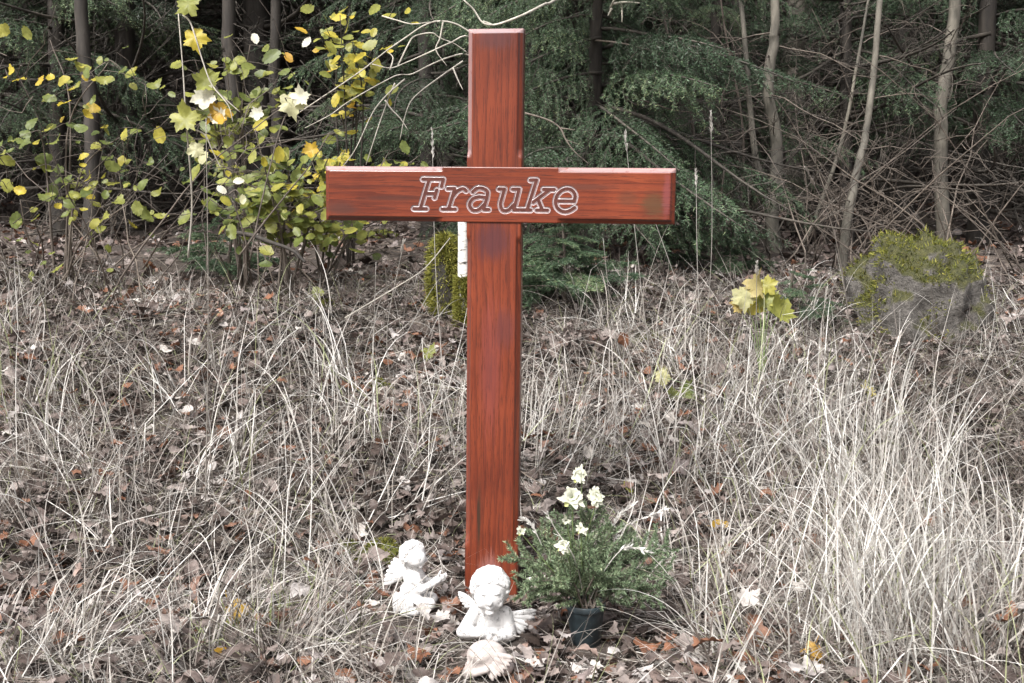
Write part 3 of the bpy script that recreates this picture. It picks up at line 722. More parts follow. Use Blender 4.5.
for i,(px,py,s,k,t,mt,lab) in enumerate([
    (362,543,.045,'oak',1.0,'litter','pale beige leaf on edge left of the small kneeling angel'),
    (233,622,.07,'maple',.80,'yleaf','dull yellow leaf lying in the bottom left straw'),
    (404,492,.05,'oak',.93,'litter','pale grey leaf halfway up the bank left of the post'),
    (428,362,.06,'maple',.42,'yleaf','yellow-green fallen leaf left of the post under the crossbar'),
    (318,300,.06,'ovate',.4,'yleaf','olive leaf lying near the top left of the bank'),
    (676,476,.06,'maple',.86,'litter','pinkish brown leaf right of the white flowers'),
    (755,641,.075,'oak',.82,'litter','large orange-brown leaf at the bottom right'),
    (812,665,.05,'maple',.82,'yleaf','yellow leaf at the very bottom right'),
    (815,549,.045,'ovate',.81,'litter','small rust leaf beside the right tuft'),
    (718,535,.045,'ovate',.8,'yleaf','tiny amber leaf among dark leaves right of the pot'),
    (800,562,.05,'oak',1.0,'litter','whitish narrow leaf between the straw on the right'),
    (628,497,.035,'flat',.55,'yleaf','round yellow-green leaf right of the white flowers'),
    (663,377,.05,'maple',.88,'yleaf','pale yellow jagged leaf in the grass under the right arm'),
    (688,395,.05,'maple',.30,'yleaf','faded green leaf low in the grass on the right'),
    (830,315,.035,'flat',.6,'yleaf','small yellow leaf beside the mossy boulder'),
    (866,400,.06,'maple',.7,'yleaf','yellow jagged leaf below the mossy boulder'),
    (852,474,.04,'flat',.87,'yleaf','narrow yellow leaf hanging in the right straw'),
    (197,352,.055,'oak',.98,'litter','pale curled leaf at the upper left of the bank'),
    (345,515,.05,'oak',.6,'litter','grey curled leaf in the left straw'),
    (577,320,.06,'oak',.93,'litter','pale leaf at the top of the leaf heap right of the post'),
    (225,664,.04,'ovate',.82,'yleaf','small golden leaf at the bottom left'),
    (290,628,.06,'oak',.83,'litter','rusty red leaf under straw at the bottom left')]):
    g = gnd(px,py)+np.array([0,-.01,.03]); one_leaf(g, s, k, i*3+2, t, lab, mt, .75, 0.1*i-.6)
# yellow-green seedling with big leaves on the right of the bank
def seedling(base_px, leaves, label, stem_mat='stem_green', tone=None):
    g = gnd(*base_px); e = empty('maple_seedling', tuple(g), label=label, cat='seedling')
    Yb = g[1]; mb = MB(); 
    for i,(px,py,s,t) in enumerate(leaves):
        p = at(px,py,Yb+((i*37)%7-3)*.012); yw = math.atan2(p[2]-g[2], p[0]-g[0])
        V,F = tubes(smooth_path([np.zeros(3), (p-g)*np.array([.4,.4,.65]), p-g], 8), np.linspace(.0022,.001,8), 5); mb.add(V,F,.5)
        tp = T_map[(i*3)%5]; Mx = rotm(np.array([i*1.9]), np.array([1.15]), np.array([.1+.5*math.sin(i*2.1)]))
        V,F = scatter(tp, Mx, (p-g)[None], np.array([s])); mk('leaf', V, F, M['yleaf'], e, True, np.full(len(V), t))
    mb.build('stem', M[stem_mat], e, True); return e
seedling((762,385), [(742,297,.075,.88),(757,288,.08,.86),(768,285,.06,.60),(752,305,.07,.64),(780,312,.085,.50),(772,300,.07,.44),(765,296,.06,.56),(736,306,.05,.85)], 'pale yellow-green leaf cluster standing in the grass right of the crossbar')
seedling((700,400), [(662,377,.05,.88),(690,392,.06,.3),(672,395,.05,.35)], 'small seedling with pale green jagged leaves in the grass')

# ------------------------------------------------------------------ conifers
def needles(P, dens, ln, wd, r, flat=False, up=.0):
    """P (N,K,3) twigs -> needle triangles"""
    Nn, K, _ = P.shape
    seg = P[:,1:]-P[:,:-1]; L = np.linalg.norm(seg,axis=-1).sum(1); n = max(3,int(round(L.mean()*dens)))
    t = (np.arange(n)[None]+r.random((Nn,n)))/n*(K-1)*.999; i = t.astype(int); u = (t-i)[...,None]
    I = np.arange(Nn)[:,None]; b = P[I,i]*(1-u)+P[I,i+1]*u; T = norm(seg[I,i])
    a = r.normal(0,1,T.shape); 
    if flat: a[...,2] *= .35
    a[...,2] += up
    perp = norm(a - (a*T).sum(-1,keepdims=True)*T); d = norm(perp*.85 + T*.65)
    l = r.uniform(.7,1.15,(Nn,n,1))*ln; s2 = norm(np.cross(d, r.normal(0,1,d.shape)))*wd*.5
    V = np.stack([b-s2, b+s2, b+d*l], 2).reshape(-1,3)
    return V, np.arange(len(V)).reshape(-1,3)
def spruce_branch(L, seed, droop=.5, dens=330, ln=.016, wd=.0022, needle=True, twd=.035, hang=.5, curve_up=.0, brk=.0):
    r = np.random.default_rng(seed); mb = MB()
    t = np.linspace(0,1,10)
    ax = np.stack([L*t, .05*L*np.sin(t*4+seed), -droop*L*t**1.6*.6 + curve_up*L*t**3], 1)
    V,F = tubes(ax, np.linspace(.011,.0025,10)*max(L,.4), 5); mb.add(V,F,.5,0)
    tw = []; nt_ = int(L/twd)
    def pt(u): 
        k = min(int(u*9), 8); f = u*9-k; return ax[k]*(1-f)+ax[k+1]*f, norm(ax[k+1]-ax[k])
    for i in range(nt_):
        for s_ in (-1,1):
            u = (i+.5+r.uniform(-.3,.3))/nt_
            if u < .08 or r.random() < brk: continue
            p, T = pt(u); l = L*.42*(1-u)**.7*min(1,u*4+.3)*r.uniform(.6,1.15)
            if l < .03: l = .03
            dd = norm(np.array([.75, s_*.8, r.uniform(-.15,.15)])); k = np.linspace(0,1,5)[:,None]
            q = p + dd*l*k + np.array([0,0,-1])*hang*l*k**2*r.uniform(.4,1.3)
            tw.append(q)
            if l > .12:                                   # second order twiglets
                for j in range(int(l/.04)):
                    uu = r.uniform(.25,.95); kk = min(int(uu*4),3); pp = q[kk]*(1-(uu*4-kk))+q[kk+1]*(uu*4-kk)
                    ll = l*.38*(1-uu*.6)*r.uniform(.6,1.2); d2 = norm(dd + np.array([0, r.choice([-1,1])*.9, -.1-hang*.5])+r.normal(0,.2,3))
                    tw.append(pp + d2*ll*k + np.array([0,0,-1])*hang*ll*k**2*.6)
    tw = np.array(tw); V,F = tubes(tw, np.tile(np.linspace(.0018,.0009,5),(len(tw),1)), 3); mb.add(V,F,.5,0)
    if needle:
        Ls = np.linalg.norm(tw[:,-1]-tw[:,0],axis=1); order = np.argsort(Ls)
        for ch in np.array_split(order, 6):
            if len(ch):
                V,F = needles(tw[ch], dens, ln, wd, r, flat=True, up=.25)
                nn = len(V)//3; tt = np.tile(np.linspace(0,1,nn//len(ch)), len(ch))[:nn]
                mb.add(V,F,np.repeat(np.clip(r.normal(.35,.18,nn)+.35*tt**4,0,1),3),1)
    return mb.arrays()
def place_branches(tpls, items, mb):
    """items: (pos, azimuth, elev, scale, tplindex, roll)"""
    for pos, az, el, sc, k, ro in items:
        V,F,r_,mi = tpls[k]
        R_ = Rm(az,'z') @ Rm(-el,'y') @ Rm(ro,'x')
        i0 = 0
        V2 = V@R_.T*sc + np.asarray(pos)
        for f in F:
            mb.add(np.zeros((0,3)), np.zeros((0,f.shape[1]),int))
        st = 0; first = True
        for f in F:
            m_ = mi[st]; st += len(f)
            mb.F.setdefault((f.shape[1], int(m_)), []).append(f+mb.n)
        mb.V.append(V2.astype(np.float32)); mb.r.append(np.clip(r_+rng.normal(0,.14),0,1)); mb.n += len(V2)
BR = [spruce_branch(1.0, s_, droop=.55, hang=1.0, dens=380, ln=.017, wd=.0030, twd=.05) for s_ in (1,2,3)]
BRF = [spruce_branch(1.0, s_, droop=.35, dens=110, ln=.03, wd=.006, twd=.06, hang=.5) for s_ in (4,5)]
DEAD = [spruce_branch(1.0, s_, droop=.3, needle=False, twd=.07, hang=.25, brk=.35) for s_ in (6,7,8)]
def trunk_mesh(h, r0, r1, seed, bend=.05, sides=10):
    r = np.random.default_rng(seed); t = np.linspace(0,1,16)
    P = np.stack([bend*np.sin(t*3+seed)-bend*math.sin(seed), bend*np.cos(t*2.3+seed*2)-bend*math.cos(seed*2), h*t-.15*(1-t)], 1)
    V,F = tubes(P, (r0+(r1-r0)*t)*(1+.35*np.exp(-t*h*6)), sides); return V,F,P
def spruce(name, base, h, r0, zg, ncrown, ndead, seed, crown_r=1.3, tpl=None, label='', group=None, cat='spruce tree', trunk_mat='bark_dark', near=True):
    r = np.random.default_rng(seed); e = empty(name, tuple(base), label=label, cat=cat, group=group)
    V,F,P = trunk_mesh(h, r0, .02, seed); mk('trunk', V, F, M[trunk_mat], e, True)
    tpl = tpl or BR
    if ncrown:
        mb = MB(); items = []
        for i in range(ncrown):
            z = zg + (h-zg-.1)*((i+r.random())/ncrown); k = (z/h)*15; p = P[min(int(k),15)]
            sc = crown_r*max(.25,(1-(z-zg*.5)/h))*r.uniform(.75,1.1)
            items.append(((p[0],p[1],z), i*2.4+r.uniform(-.4,.4), r.uniform(-.15,.25), sc, int(r.integers(len(tpl))), r.uniform(-.3,.3)))
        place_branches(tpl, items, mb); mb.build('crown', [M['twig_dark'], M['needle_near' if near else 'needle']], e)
    if ndead:
        mb = MB(); items = []
        for i in range(ndead):
            z = .15+(zg+.4)*r.random(); p = P[min(int(z/h*15),15)]
            items.append(((p[0],p[1],z), r.uniform(0,6.28), r.uniform(-.35,.2), r.uniform(.5,1.15)*crown_r, int(r.integers(len(DEAD))), r.uniform(0,6.28)))
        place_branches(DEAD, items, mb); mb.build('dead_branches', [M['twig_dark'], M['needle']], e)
    return e
def copy_tree(o, parent=None):
    c = o.copy(); C.objects.link(c); c.parent = parent
    if parent is not None: c.matrix_parent_inverse = o.matrix_parent_inverse
    for ch in list(o.children): copy_tree(ch, c)
    return c
# spruce whose drooping branches fill the middle behind the cross
def ground_at(px, Y): 
    p = at(px, 200, Y); return np.array([p[0], p[1], float(H(p[0],p[1]))])
spruce('spruce_tree', ground_at(590,2.6), 4.0, .035, .25, 125, 12, 51, 1.15, label='dense grey-green spruce with drooping branches right behind the cross')
spruce('spruce_tree', ground_at(430,3.7), 4.6, .05, .5, 74, 16, 52, 1.2, label='darker spruce behind the upper left of the cross')
spruce('spruce_tree', ground_at(850,3.9), 3.6, .04, .9, 26, 34, 53, 1.2, label='thin ragged spruce with dead lower twigs at the right')
spruce('spruce_tree', ground_at(705,3.7), 3.8, .035, .35, 60, 14, 56, 1.0, label='darker spruce between the drooping one and the pale young trunk')
spruce('spruce_tree', ground_at(980,4.2), 5.0, .06, .6, 60, 20, 54, 1.4, label='bushy spruce standing at the far right')
spruce('spruce_tree', ground_at(60,5.0), 5.0, .06, .8, 55, 20, 55, 1.4, label='bushy spruce standing at the far left')
# deep forest
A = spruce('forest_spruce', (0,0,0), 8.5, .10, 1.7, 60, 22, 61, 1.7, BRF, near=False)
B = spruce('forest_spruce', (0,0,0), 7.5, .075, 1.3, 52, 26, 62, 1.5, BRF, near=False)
fl = 'slender dark spruce standing in deep shade at the back of the forest'
used = [False, False]; r = np.random.default_rng(77); k = 0; placed = []
rows = []
for Yr in (5.6, 6.8, 8.2, 9.8, 11.6, 13.6, 16, 19, 23, 28):
    hw = (Yr+2.8)*.56+1.2; n = int(2*hw/(1.05 if Yr < 12 else 1.35 if Yr < 18 else 1.9))
    for i in range(n+1): rows.append((-hw+2*hw*i/n + r.uniform(-.35,.35), Yr+r.uniform(-.45,.45)))
for x,y in rows:
    src = (A,B)[k % 2]; 
    if used[k%2]: o = copy_tree(src)
    else: o = src; used[k%2] = True
    o.location = (x, y, float(H(x,y))); sc = r.uniform(.85,1.2); o.scale = (sc,sc,sc*r.uniform(.9,1.1)); o.rotation_euler = (0,0,r.uniform(0,6.28))
    tag(o, fl, 'spruce tree', 'dark spruces at the back of the forest'); k += 1

# explicit trunks and stems
def stem_tree(name, pts, r0, r1, mat, label, cat='tree', side=0, seed=0, twl=.5, group=None, up=.5):
    """pts: (px,py,Y) from the base up"""
    W_ = [at(*p) for p in pts]; g = W_[0].copy(); g[2] = float(H(g[0],g[1]))-.03; W_[0] = g
    e = empty(name, tuple(g), label=label, cat=cat, group=group); r = np.random.default_rng(seed+int(pts[0][0]))
    P = smooth_path(W_, 26)-g; P += np.concatenate([np.zeros((1,3)), r.normal(0,r0*.07,(25,3))])
    V,F = tubes(P, np.linspace(r0,r1,26), 9); mk('trunk', V, F, M[mat], e, True)
    if side:
        for i in range(side):
            mb = MB()
            u = r.uniform(.15,.98); b = P[int(u*25)]; az = r.uniform(0,6.28); el = r.uniform(.1,1.1)*up*2-.3
            l = r.uniform(.4,1)*twl; d = np.array([math.cos(az)*math.cos(el), math.sin(az)*math.cos(el), math.sin(el)])
            q = b + d*l*np.linspace(0,1,7)[:,None] + np.cumsum(r.normal(0,.018*l,(7,3)),0) - np.array([0,0,.25*l])*np.linspace(0,1,7)[:,None]**2
            V,F = tubes(q, np.linspace(.0035,.001,7)*(.6+l), 4); mb.add(V,F)
            for j in range(5):
                k_ = r.integers(2,7); dd = norm(d+r.normal(0,.7,3)); l2 = l*r.uniform(.2,.5)
                q2 = q[k_]+dd*l2*np.linspace(0,1,5)[:,None]+np.cumsum(r.normal(0,.02*l,(5,3)),0)
                V,F = tubes(q2, np.linspace(.0018,.0006,5), 3); mb.add(V,F)
            mb.build('branch', M['twig_dark' if mat == 'bark_dark' else 'twig'], e, True)
    return e
stem_tree('sapling_trunk', [(776,290,2.9),(772,220,2.9),(778,150,2.9),(768,90,2.9),(774,40,2.9),(775,0,2.9),(780,-300,3.0)], .036, .018, 'bark_grey', 'pale grey straight young trunk right of the crossbar', side=16, twl=.7, seed=1)
stem_tree('sapling_trunk', [(780,240,3.1),(770,190,3.0),(757,165,3.0),(750,110,3.1),(745,40,3.1),(730,-100,3.2)], .022, .010, 'bark_grey', 'curved thinner trunk forking left of the pale young trunk', side=10, seed=2)
stem_tree('tree_trunk', [(800,230,4.6),(797,150,4.6),(795,60,4.6),(798,0,4.6),(800,-400,4.7)], .075, .05, 'bark_grey', 'thick brownish trunk in shade behind the pale young trunk', side=12, seed=3)
stem_tree('sapling_trunk', [(842,270,2.7),(848,215,2.7),(860,160,2.75),(868,120,2.8),(880,0,2.9),(890,-150,3)], .024, .012, 'bark_grey', 'leaning grey stem with side twigs near the mossy boulder', side=14, seed=4)
stem_tree('sapling_trunk', [(800,265,3.3),(822,200,3.3),(842,140,3.3),(858,60,3.3),(875,-40,3.4)], .013, .006, 'bark_grey', 'thin stem slanting right between the two grey trunks', side=12, seed=5)
stem_tree('sapling_trunk', [(700,290,3.0),(696,200,3.0),(692,120,3.0),(672,50,3.0),(655,-20,3.1)], .010, .005, 'twig', 'thin brownish stem right of the drooping spruce', side=8, seed=6)
stem_tree('sapling_trunk', [(762,280,3.2),(745,200,3.2),(742,120,3.2),(725,30,3.2),(715,-50,3.2)], .009, .004, 'twig', 'thin wavy stem between spruce and pale trunk', side=10, seed=7)
stem_tree('tree_trunk', [(232,215,4.4),(234,140,4.4),(231,60,4.4),(228,0,4.4),(225,-400,4.5)], .055, .035, 'bark_dark', 'almost black trunk at the upper left behind the leaves', side=12, seed=8)
stem_tree('tree_trunk', [(276,215,5.0),(277,140,5.0),(274,60,5.0),(276,0,5.0),(280,-400,5.1)], .045, .03, 'bark_dark', 'second dark trunk right of the almost black one', side=10, seed=9)
stem_tree('tree_trunk', [(90,240,4.0),(92,120,4.0),(80,0,4.0),(70,-300,4.0)], .05, .03, 'bark_dark', 'dark trunk standing far left', side=10, seed=10)
stem_tree('tree_trunk', [(945,260,3.4),(940,120,3.4),(955,0,3.4),(960,-300,3.4)], .04, .025, 'bark_grey', 'grey trunk standing at the far right', side=14, seed=11)
# thicket of dead twigs at the right
def thicket(name, px0, px1, Y0, Y1, n, hmin, hmax, mat, label, seed, lean=.35, cat='bush'):
    r = np.random.default_rng(seed); c = ground_at((px0+px1)/2,(Y0+Y1)/2); e = empty(name, tuple(c), label=label, cat=cat); mb = MB()
    for i in range(n):
        b = ground_at(r.uniform(px0,px1), r.uniform(Y0,Y1))-c; h = r.uniform(hmin,hmax); az = r.uniform(0,6.28)
        d = norm(np.array([math.cos(az)*lean*r.uniform(.3,2), math.sin(az)*lean, 1])); t = np.linspace(0,1,9)[:,None]
        q = b+d*h*t+np.cumsum(r.normal(0,.012*h,(9,3)),0)+np.array([math.cos(az),math.sin(az),-.6])*(h*.35*r.random())*t**2
        V,F = tubes(q, np.linspace(.0045,.0012,9)*(.6+h*.4), 4); mb.add(V,F)
        for j in range(int(7*h)):
            k_ = int(r.integers(2,9)); dd = norm(d*.5+r.normal(0,.75,3)); l2 = h*r.uniform(.12,.35)
            q2 = q[k_]+dd*l2*np.linspace(0,1,6)[:,None]+np.cumsum(r.normal(0,.02*h,(6,3)),0)
            V,F = tubes(q2, np.linspace(.002,.0007,6), 3); mb.add(V,F)
    mb.build('stems', M[mat], e, True); return e
thicket('bare_bush', 780,900,2.2,3.4,26,.5,1.5,'twig','tangle of bare brown twigs at the right edge of the forest',91,.6)
thicket('bare_bush', 690,780,2.6,3.6,18,.5,1.3,'twig_dark','thin dark bare twigs between the spruce and the pale trunk',92,.5)
thicket('bare_bush', 920,1030,2.0,3.2,18,.4,1.4,'twig','bare twiggy bush at the far right',93,.6)
thicket('bare_bush', 520,680,2.5,3.2,12,.3,.8,'twig_dark','bare twigs under the drooping spruce',94,.7)
thicket('bare_bush', 190,330,1.7,2.6,16,.4,1.2,'twig','bare grey twigs mixed with the yellow leaves on the left',95,.6)
thicket('bare_bush', -10,150,1.5,2.6,20,.4,1.2,'twig','bare twigs at the far left',96,.6)

# young spruces low on the bank
def young(base, h, seed, label, n=22, rad=.35):
    r = np.random.default_rng(seed); e = empty('young_spruce', tuple(base), label=label, cat='young spruce')
    V,F,P = trunk_mesh(h, .012, .003, seed, .02, 6); mk('trunk', V, F, M['twig'], e, True)
    mb = MB(); items = []
    for i in range(n):
        z = .04+h*.9*(i+r.random())/n; items.append(((0,0,z), i*2.4, r.uniform(-.1,.35), rad*(1.1-z/h)*r.uniform(.8,1.2), int(r.integers(len(BRS))), r.uniform(-.4,.4)))
    place_branches(BRS, items, mb); mb.build('crown', [M['twig'], M['needle_near']], e); return e
BRS = [spruce_branch(1.0, s_, droop=.3, dens=200, ln=.045, wd=.008, twd=.07, hang=.4) for s_ in (14,15)]
young(gnd(562,305), .46, 101, 'young grey-green spruce just right of the post below the crossbar', 46, .36)
young(ground_at(690,3.0), .45, 102, 'low young spruce in front of the dark forest floor')
young(gnd(800,325), .22, 103, 'tiny spruce behind the yellow-green leaf cluster', 16, .28)
young(ground_at(720,2.4), .5, 104, 'small spruce left of the pale young trunk', 20, .3)
young(ground_at(225,2.6), .4, 105, 'young spruce hidden behind the yellow leaves on the left', 20, .4)

# ------------------------------------------------------------------ leafy shrubs at the left
def leafy(base_px, Yb, targets, label, seed, nl=16, rad=.10, tone=(.1,.7), size=(.022,.066), mat='twig'):
    r = np.random.default_rng(seed); g = ground_at(base_px, Yb)
    e = empty('leafy_shrub', tuple(g), label=label, cat='shrub'); st = MB(); lv = MB()
    for (px,py,Yt,n,rd,t0,t1) in targets:
        tip = at(px,py,Yt)-g; mid = tip*np.array([.35,.35,.7])+r.normal(0,.04,3)
        P = smooth_path([np.zeros(3)+r.normal(0,.02,3)*[1,1,0], mid, tip], 14); V,F = tubes(P, np.linspace(.006,.0016,14), 5); st.add(V,F)
        ctr = []
        for j in range(int(n*1.45)):
            k_ = int(r.integers(6,14)); d = norm(r.normal(0,1,3)*[1.3,1,.6]); l = rd*1.35*r.uniform(.2,1.2)
            q = P[k_] + d*l*np.linspace(0,1,5)[:,None] - np.array([0,0,.2*l])*np.linspace(0,1,5)[:,None]**2
            if j % 2 == 0: V,F = tubes(q, np.linspace(.0015,.0007,5), 3); st.add(V,F)
            ctr.append(q[-1])
            if j % 2: ctr.append(q[2]+r.normal(0,.02,3))
        ctr = np.array(ctr); c = len(ctr); kk = r.integers(0,5,c)
        for t in range(5):
            m_ = kk == t
            if m_.any():
                q = m_.sum(); tp = T_ovf[t] if seed % 2 else T_ov[t]
                Mx = rotm(r.uniform(0,6.28,q), r.uniform(.3,1.3,q), r.normal(0.0,.7,q))
                V,F = scatter(tp, Mx, ctr[m_], r.uniform(*size,q)); lv.add(V,F,np.repeat(np.clip(r.uniform(t0,t1,q),0,1),len(tp[0])))
    st.build('stems', M[mat], e, True); lv.build('foliage', M['yleaf'], e, True); return e
leafy(290,1.9,[(270,185,1.8,26,.16,.15,.6),(310,195,1.75,26,.15,.2,.7),(240,180,1.8,24,.15,.1,.5),(215,205,1.8,16,.12,.1,.6),(335,205,1.7,14,.10,.2,.6),(290,150,1.9,18,.14,.1,.55),(205,155,1.9,16,.14,.1,.6),(255,130,1.8,14,.14,.3,.7)],
      'low broad-leaved green and yellow shrub left of the crossbar', 111)
leafy(320,2.1,[(328,158,1.8,14,.09,.45,.8),(345,150,1.9,8,.07,.3,.78),(362,200,2.0,8,.08,.2,.6),(390,150,2.1,10,.12,.2,.6),(380,185,2.2,12,.13,.1,.5),(420,155,2.3,9,.12,.3,.65)],
      'bright yellow leaved shoots just left of the crossbar end', 112)
leafy(350,2.6,[(325,25,2.3,12,.16,.45,.8),(352,42,2.2,14,.10,.5,.82),(340,15,2.3,9,.1,.4,.8),(375,50,2.3,6,.08,.4,.7),(300,60,2.4,6,.12,.3,.6),(350,10,2.4,8,.12,.4,.7),(395,5,2.4,6,.1,.4,.7)],
      'tall shrub with golden leaves in the upper left', 113, mat='twig_dark')
leafy(240,2.3,[(235,70,2.1,14,.15,.2,.55),(250,45,2.1,10,.14,.2,.6),(215,85,2.0,12,.12,.2,.6),(265,85,2.1,10,.12,.2,.5),(195,60,2.0,8,.1,.3,.8),(290,100,2.2,8,.12,.2,.5),(225,55,2.1,8,.12,.3,.6)],
      'thin shrub with olive leaves in front of the black trunk', 115, mat='twig')
leafy(60,1.9,[(40,130,1.8,12,.2,.1,.6),(90,180,1.8,12,.2,.2,.75),(130,130,1.8,12,.2,.1,.7),(20,200,1.8,8,.18,.2,.6),(110,60,1.9,12,.2,.2,.8),(50,40,2.0,10,.2,.3,.8),(150,190,1.7,8,.15,.2,.6)],
      'broad shrub with green and yellow leaves at the far left', 116)
# single pale leaves hanging on arching twigs at the left edge
def twig_branch(name, polys, Yd, r0, mat, label, leaves=(), root=None, cat='bare branch', jit=.06, seed=5):
    r = np.random.default_rng(seed); base = ground_at(*root) if root else at(*polys[0][0][:2], polys[0][0][2] if len(polys[0][0]) > 2 else Yd)
    e = empty(name, tuple(base), label=label, cat=cat); mb = MB()
    for i,pl in enumerate(polys):
        dy = r.normal(0,jit); W_ = [at(p[0],p[1],(p[2] if len(p) > 2 else Yd+dy*j/len(pl))) for j,p in enumerate(pl)]
        n = max(8, len(pl)*4); P = smooth_path(W_, n)-base; rr_ = r0*(1 if i == 0 else .8)
        V,F = tubes(P, np.linspace(rr_,rr_*.45,n), 6); mb.add(V,F)
    mb.build('branches', M[mat], e, True)
    for i,(px,py,s,t,k) in enumerate(leaves):
        tp = {'m':T_map,'o':T_ovf}[k][i%5]; Mx = rotm(np.array([i*1.7]), np.array([1.25]), np.array([.25*math.sin(i*3)]))
        V,F = scatter(tp, Mx, (at(px,py,Yd-.02)-base)[None], np.array([s])); o = mk('leaf', V, F, M['yleaf'], e, True, np.full(len(V), t))
    return e
twig_branch('arching_shoot', [[(188,258,.9),(192,200,.9),(186,120,.8),(183,70,.8),(178,10,.8)],[(183,15),(190,22),(197,42),(203,62),(212,85),(228,105),(233,122)],[(212,85),(222,96),(240,112)],[(190,128),(205,135),(212,150),(222,170)]], .8, .0035, 'twig_pale',
    'pale arching shoots with large bleached leaves at the left edge', [(194,38,.07,.72,'m'),(185,120,.08,.55,'m'),(206,98,.07,1.0,'m'),(219,112,.07,.80,'m'),(218,118,.05,1.0,'m'),(196,150,.05,.9,'m'),(189,4,.07,.45,'m'),(205,80,.07,.45,'m'),(203,158,.04,.9,'o'),(222,190,.03,1.0,'o')], root=(190,.95))
twig_branch('leafy_twig', [[(250,260,1.2),(262,200,1.2),(280,130,1.2),(292,105,1.2),(300,95,1.2)],[(292,105),(285,98),(296,100)]], 1.2, .0030, 'twig',
    'slanting twig with a bleached jagged leaf', [(290,103,.085,.9,'m'),(300,98,.06,.97,'m'),(258,114,.045,1.0,'m'),(255,38,.035,1.0,'o'),(271,57,.06,.2,'o'),(289,58,.035,.82,'o'),(307,42,.035,1,'o')], root=(248,1.25))
twig_branch('leafy_twig', [[(240,255,1.1),(262,225,1.1),(290,190,1.1),(310,165,1.1),(330,132,1.1)],[(248,250),(238,215),(228,195),(218,188)],[(228,195),(236,190),(242,200)]], 1.1, .0035, 'twig',
    'grey-brown twig slanting up right towards the crossbar end', [(238,181,.032,1.0,'o'),(243,300-100,.03,.9,'o'),(312,150,.05,.78,'m')], root=(238,1.15))
# bare branch arching out to the left from behind the post
twig_branch('bare_shrub', [
    [(497,330,1.5),(497,240,1.5),(496,150,1.5),(492,90,1.5),(480,45,1.5),(462,27,1.5),(442,21,1.5),(425,25,1.5),(405,38,1.5),(385,52,1.5),(365,68,1.5),(345,82,1.5),(330,92,1.5),(300,112,1.5)],
    [(496,150),(490,70),(470,37),(450,43),(430,52),(405,63),(390,68),(372,64)],
    [(496,150),(488,75),(468,55),(450,57),(430,65),(412,74),(398,75),(385,81),(365,92),(345,104),(330,115),(305,128)],
    [(398,66),(408,45),(415,36),(432,33),(440,38),(455,44),(468,53)],
    [(463,61),(440,77),(420,92),(410,103),(404,120),(400,140)],
    [(405,79),(390,92),(378,105),(370,118),(355,150),(340,170)],
    [(443,22),(440,38),(436,50),(447,66)],
    [(453,68),(458,80),(463,90)],
    [(395,83),(388,100),(378,128),(366,165)],
    [(390,70),(393,58),(388,52)],
    [(385,100),(392,110),(400,118),(408,130)],
    [(382,16),(396,20),(412,24),(430,22)]], 1.5, .0042, 'twig_pale', 'bare pale branches arching left from behind the upright of the cross', root=(497,1.5))
twig_branch('bare_branch', [[(600,-30,2.2),(555,0,1.2),(545,4,1.0),(525,14,.9),(505,22,.9),(492,25,.9),(482,22,.9),(474,10,.9),(464,0,.9),(455,-12,1.0)],[(492,25),(488,23),(483,21)]], .9, .0048, 'twig_pale', 'thick pale branch hanging just above the top of the cross', jit=0)
twig_branch('bare_branch', [[(610,15,2.4),(612,4),(620,-8)],[(612,4),(625,2),(640,3)],[(621,3),(622,12),(622,22)],[(612,8),(608,16)]], 2.3, .007, 'twig_pale', 'short whitish forked branch in front of the spruce at the top')
twig_branch('dead_branch', [[(590,40,2.6),(620,43),(650,50),(680,55),(712,60)],[(650,50),(662,60),(675,72)],[(690,56),(705,48)],[(690,56),(705,66)],[(640,100),(655,104),(672,110),(690,112)],[(622,90),(632,103),(650,106)],[(640,47),(630,60),(620,75)],[(660,52),(655,66),(648,78)],[(672,54),(670,64),(660,72)]], 2.3, .005, 'twig', 'long dead spruce branch reaching out to the right', root=None)
twig_branch('dead_branch', [[(525,113,2.0),(548,120),(560,128),(566,140),(575,152),(590,165)],[(560,128),(575,130)],[(566,140),(580,145)]], 2.0, .0045, 'twig', 'curled dead twig right of the post above the crossbar')
twig_branch('fallen_stick', [[(228,232,1.75),(250,235,1.7),(270,242,1.6),(292,250,1.5),(305,262,1.4)]], 1.6, .011, 'bark_dark', 'dark fallen stick lying across the top left of the bank', cat='stick')
twig_branch('fallen_stick', [[(345,318,1.0),(375,300,1.1),(400,285,1.15),(425,268,1.2),(450,238,1.3)]], 1.1, .003, 'twig_pale', 'thin pale stick slanting up towards the left arm of the cross', cat='stick')
# fine lying twigs all over
r = np.random.default_rng(121); n = 700; x = r.uniform(-2.6,2.6,n); y = r.uniform(-.9,3.2,n); m = clear(x,y); x,y = x[m],y[m]; n = len(x)
az = r.uniform(0,6.28,n); l = r.uniform(.06,.35,n); t = np.linspace(-.5,.5,6)
P = np.stack([x[:,None]+np.cos(az)[:,None]*l[:,None]*t, y[:,None]+np.sin(az)[:,None]*l[:,None]*t, np.zeros((n,6))], -1)
P += np.cumsum(r.normal(0,.004,(n,6,3)),1); P[...,2] = H(P[...,0],P[...,1])+r.uniform(.01,.05,(n,1))
V,F = tubes(P, np.outer(r.uniform(.0012,.003,n), np.linspace(1,.5,6)), 4); o = mk('fallen_twigs', V, F, M['twig'], smooth=True); tag(o, 'scattered thin twigs lying over leaves and grass', 'twigs', kind='stuff')

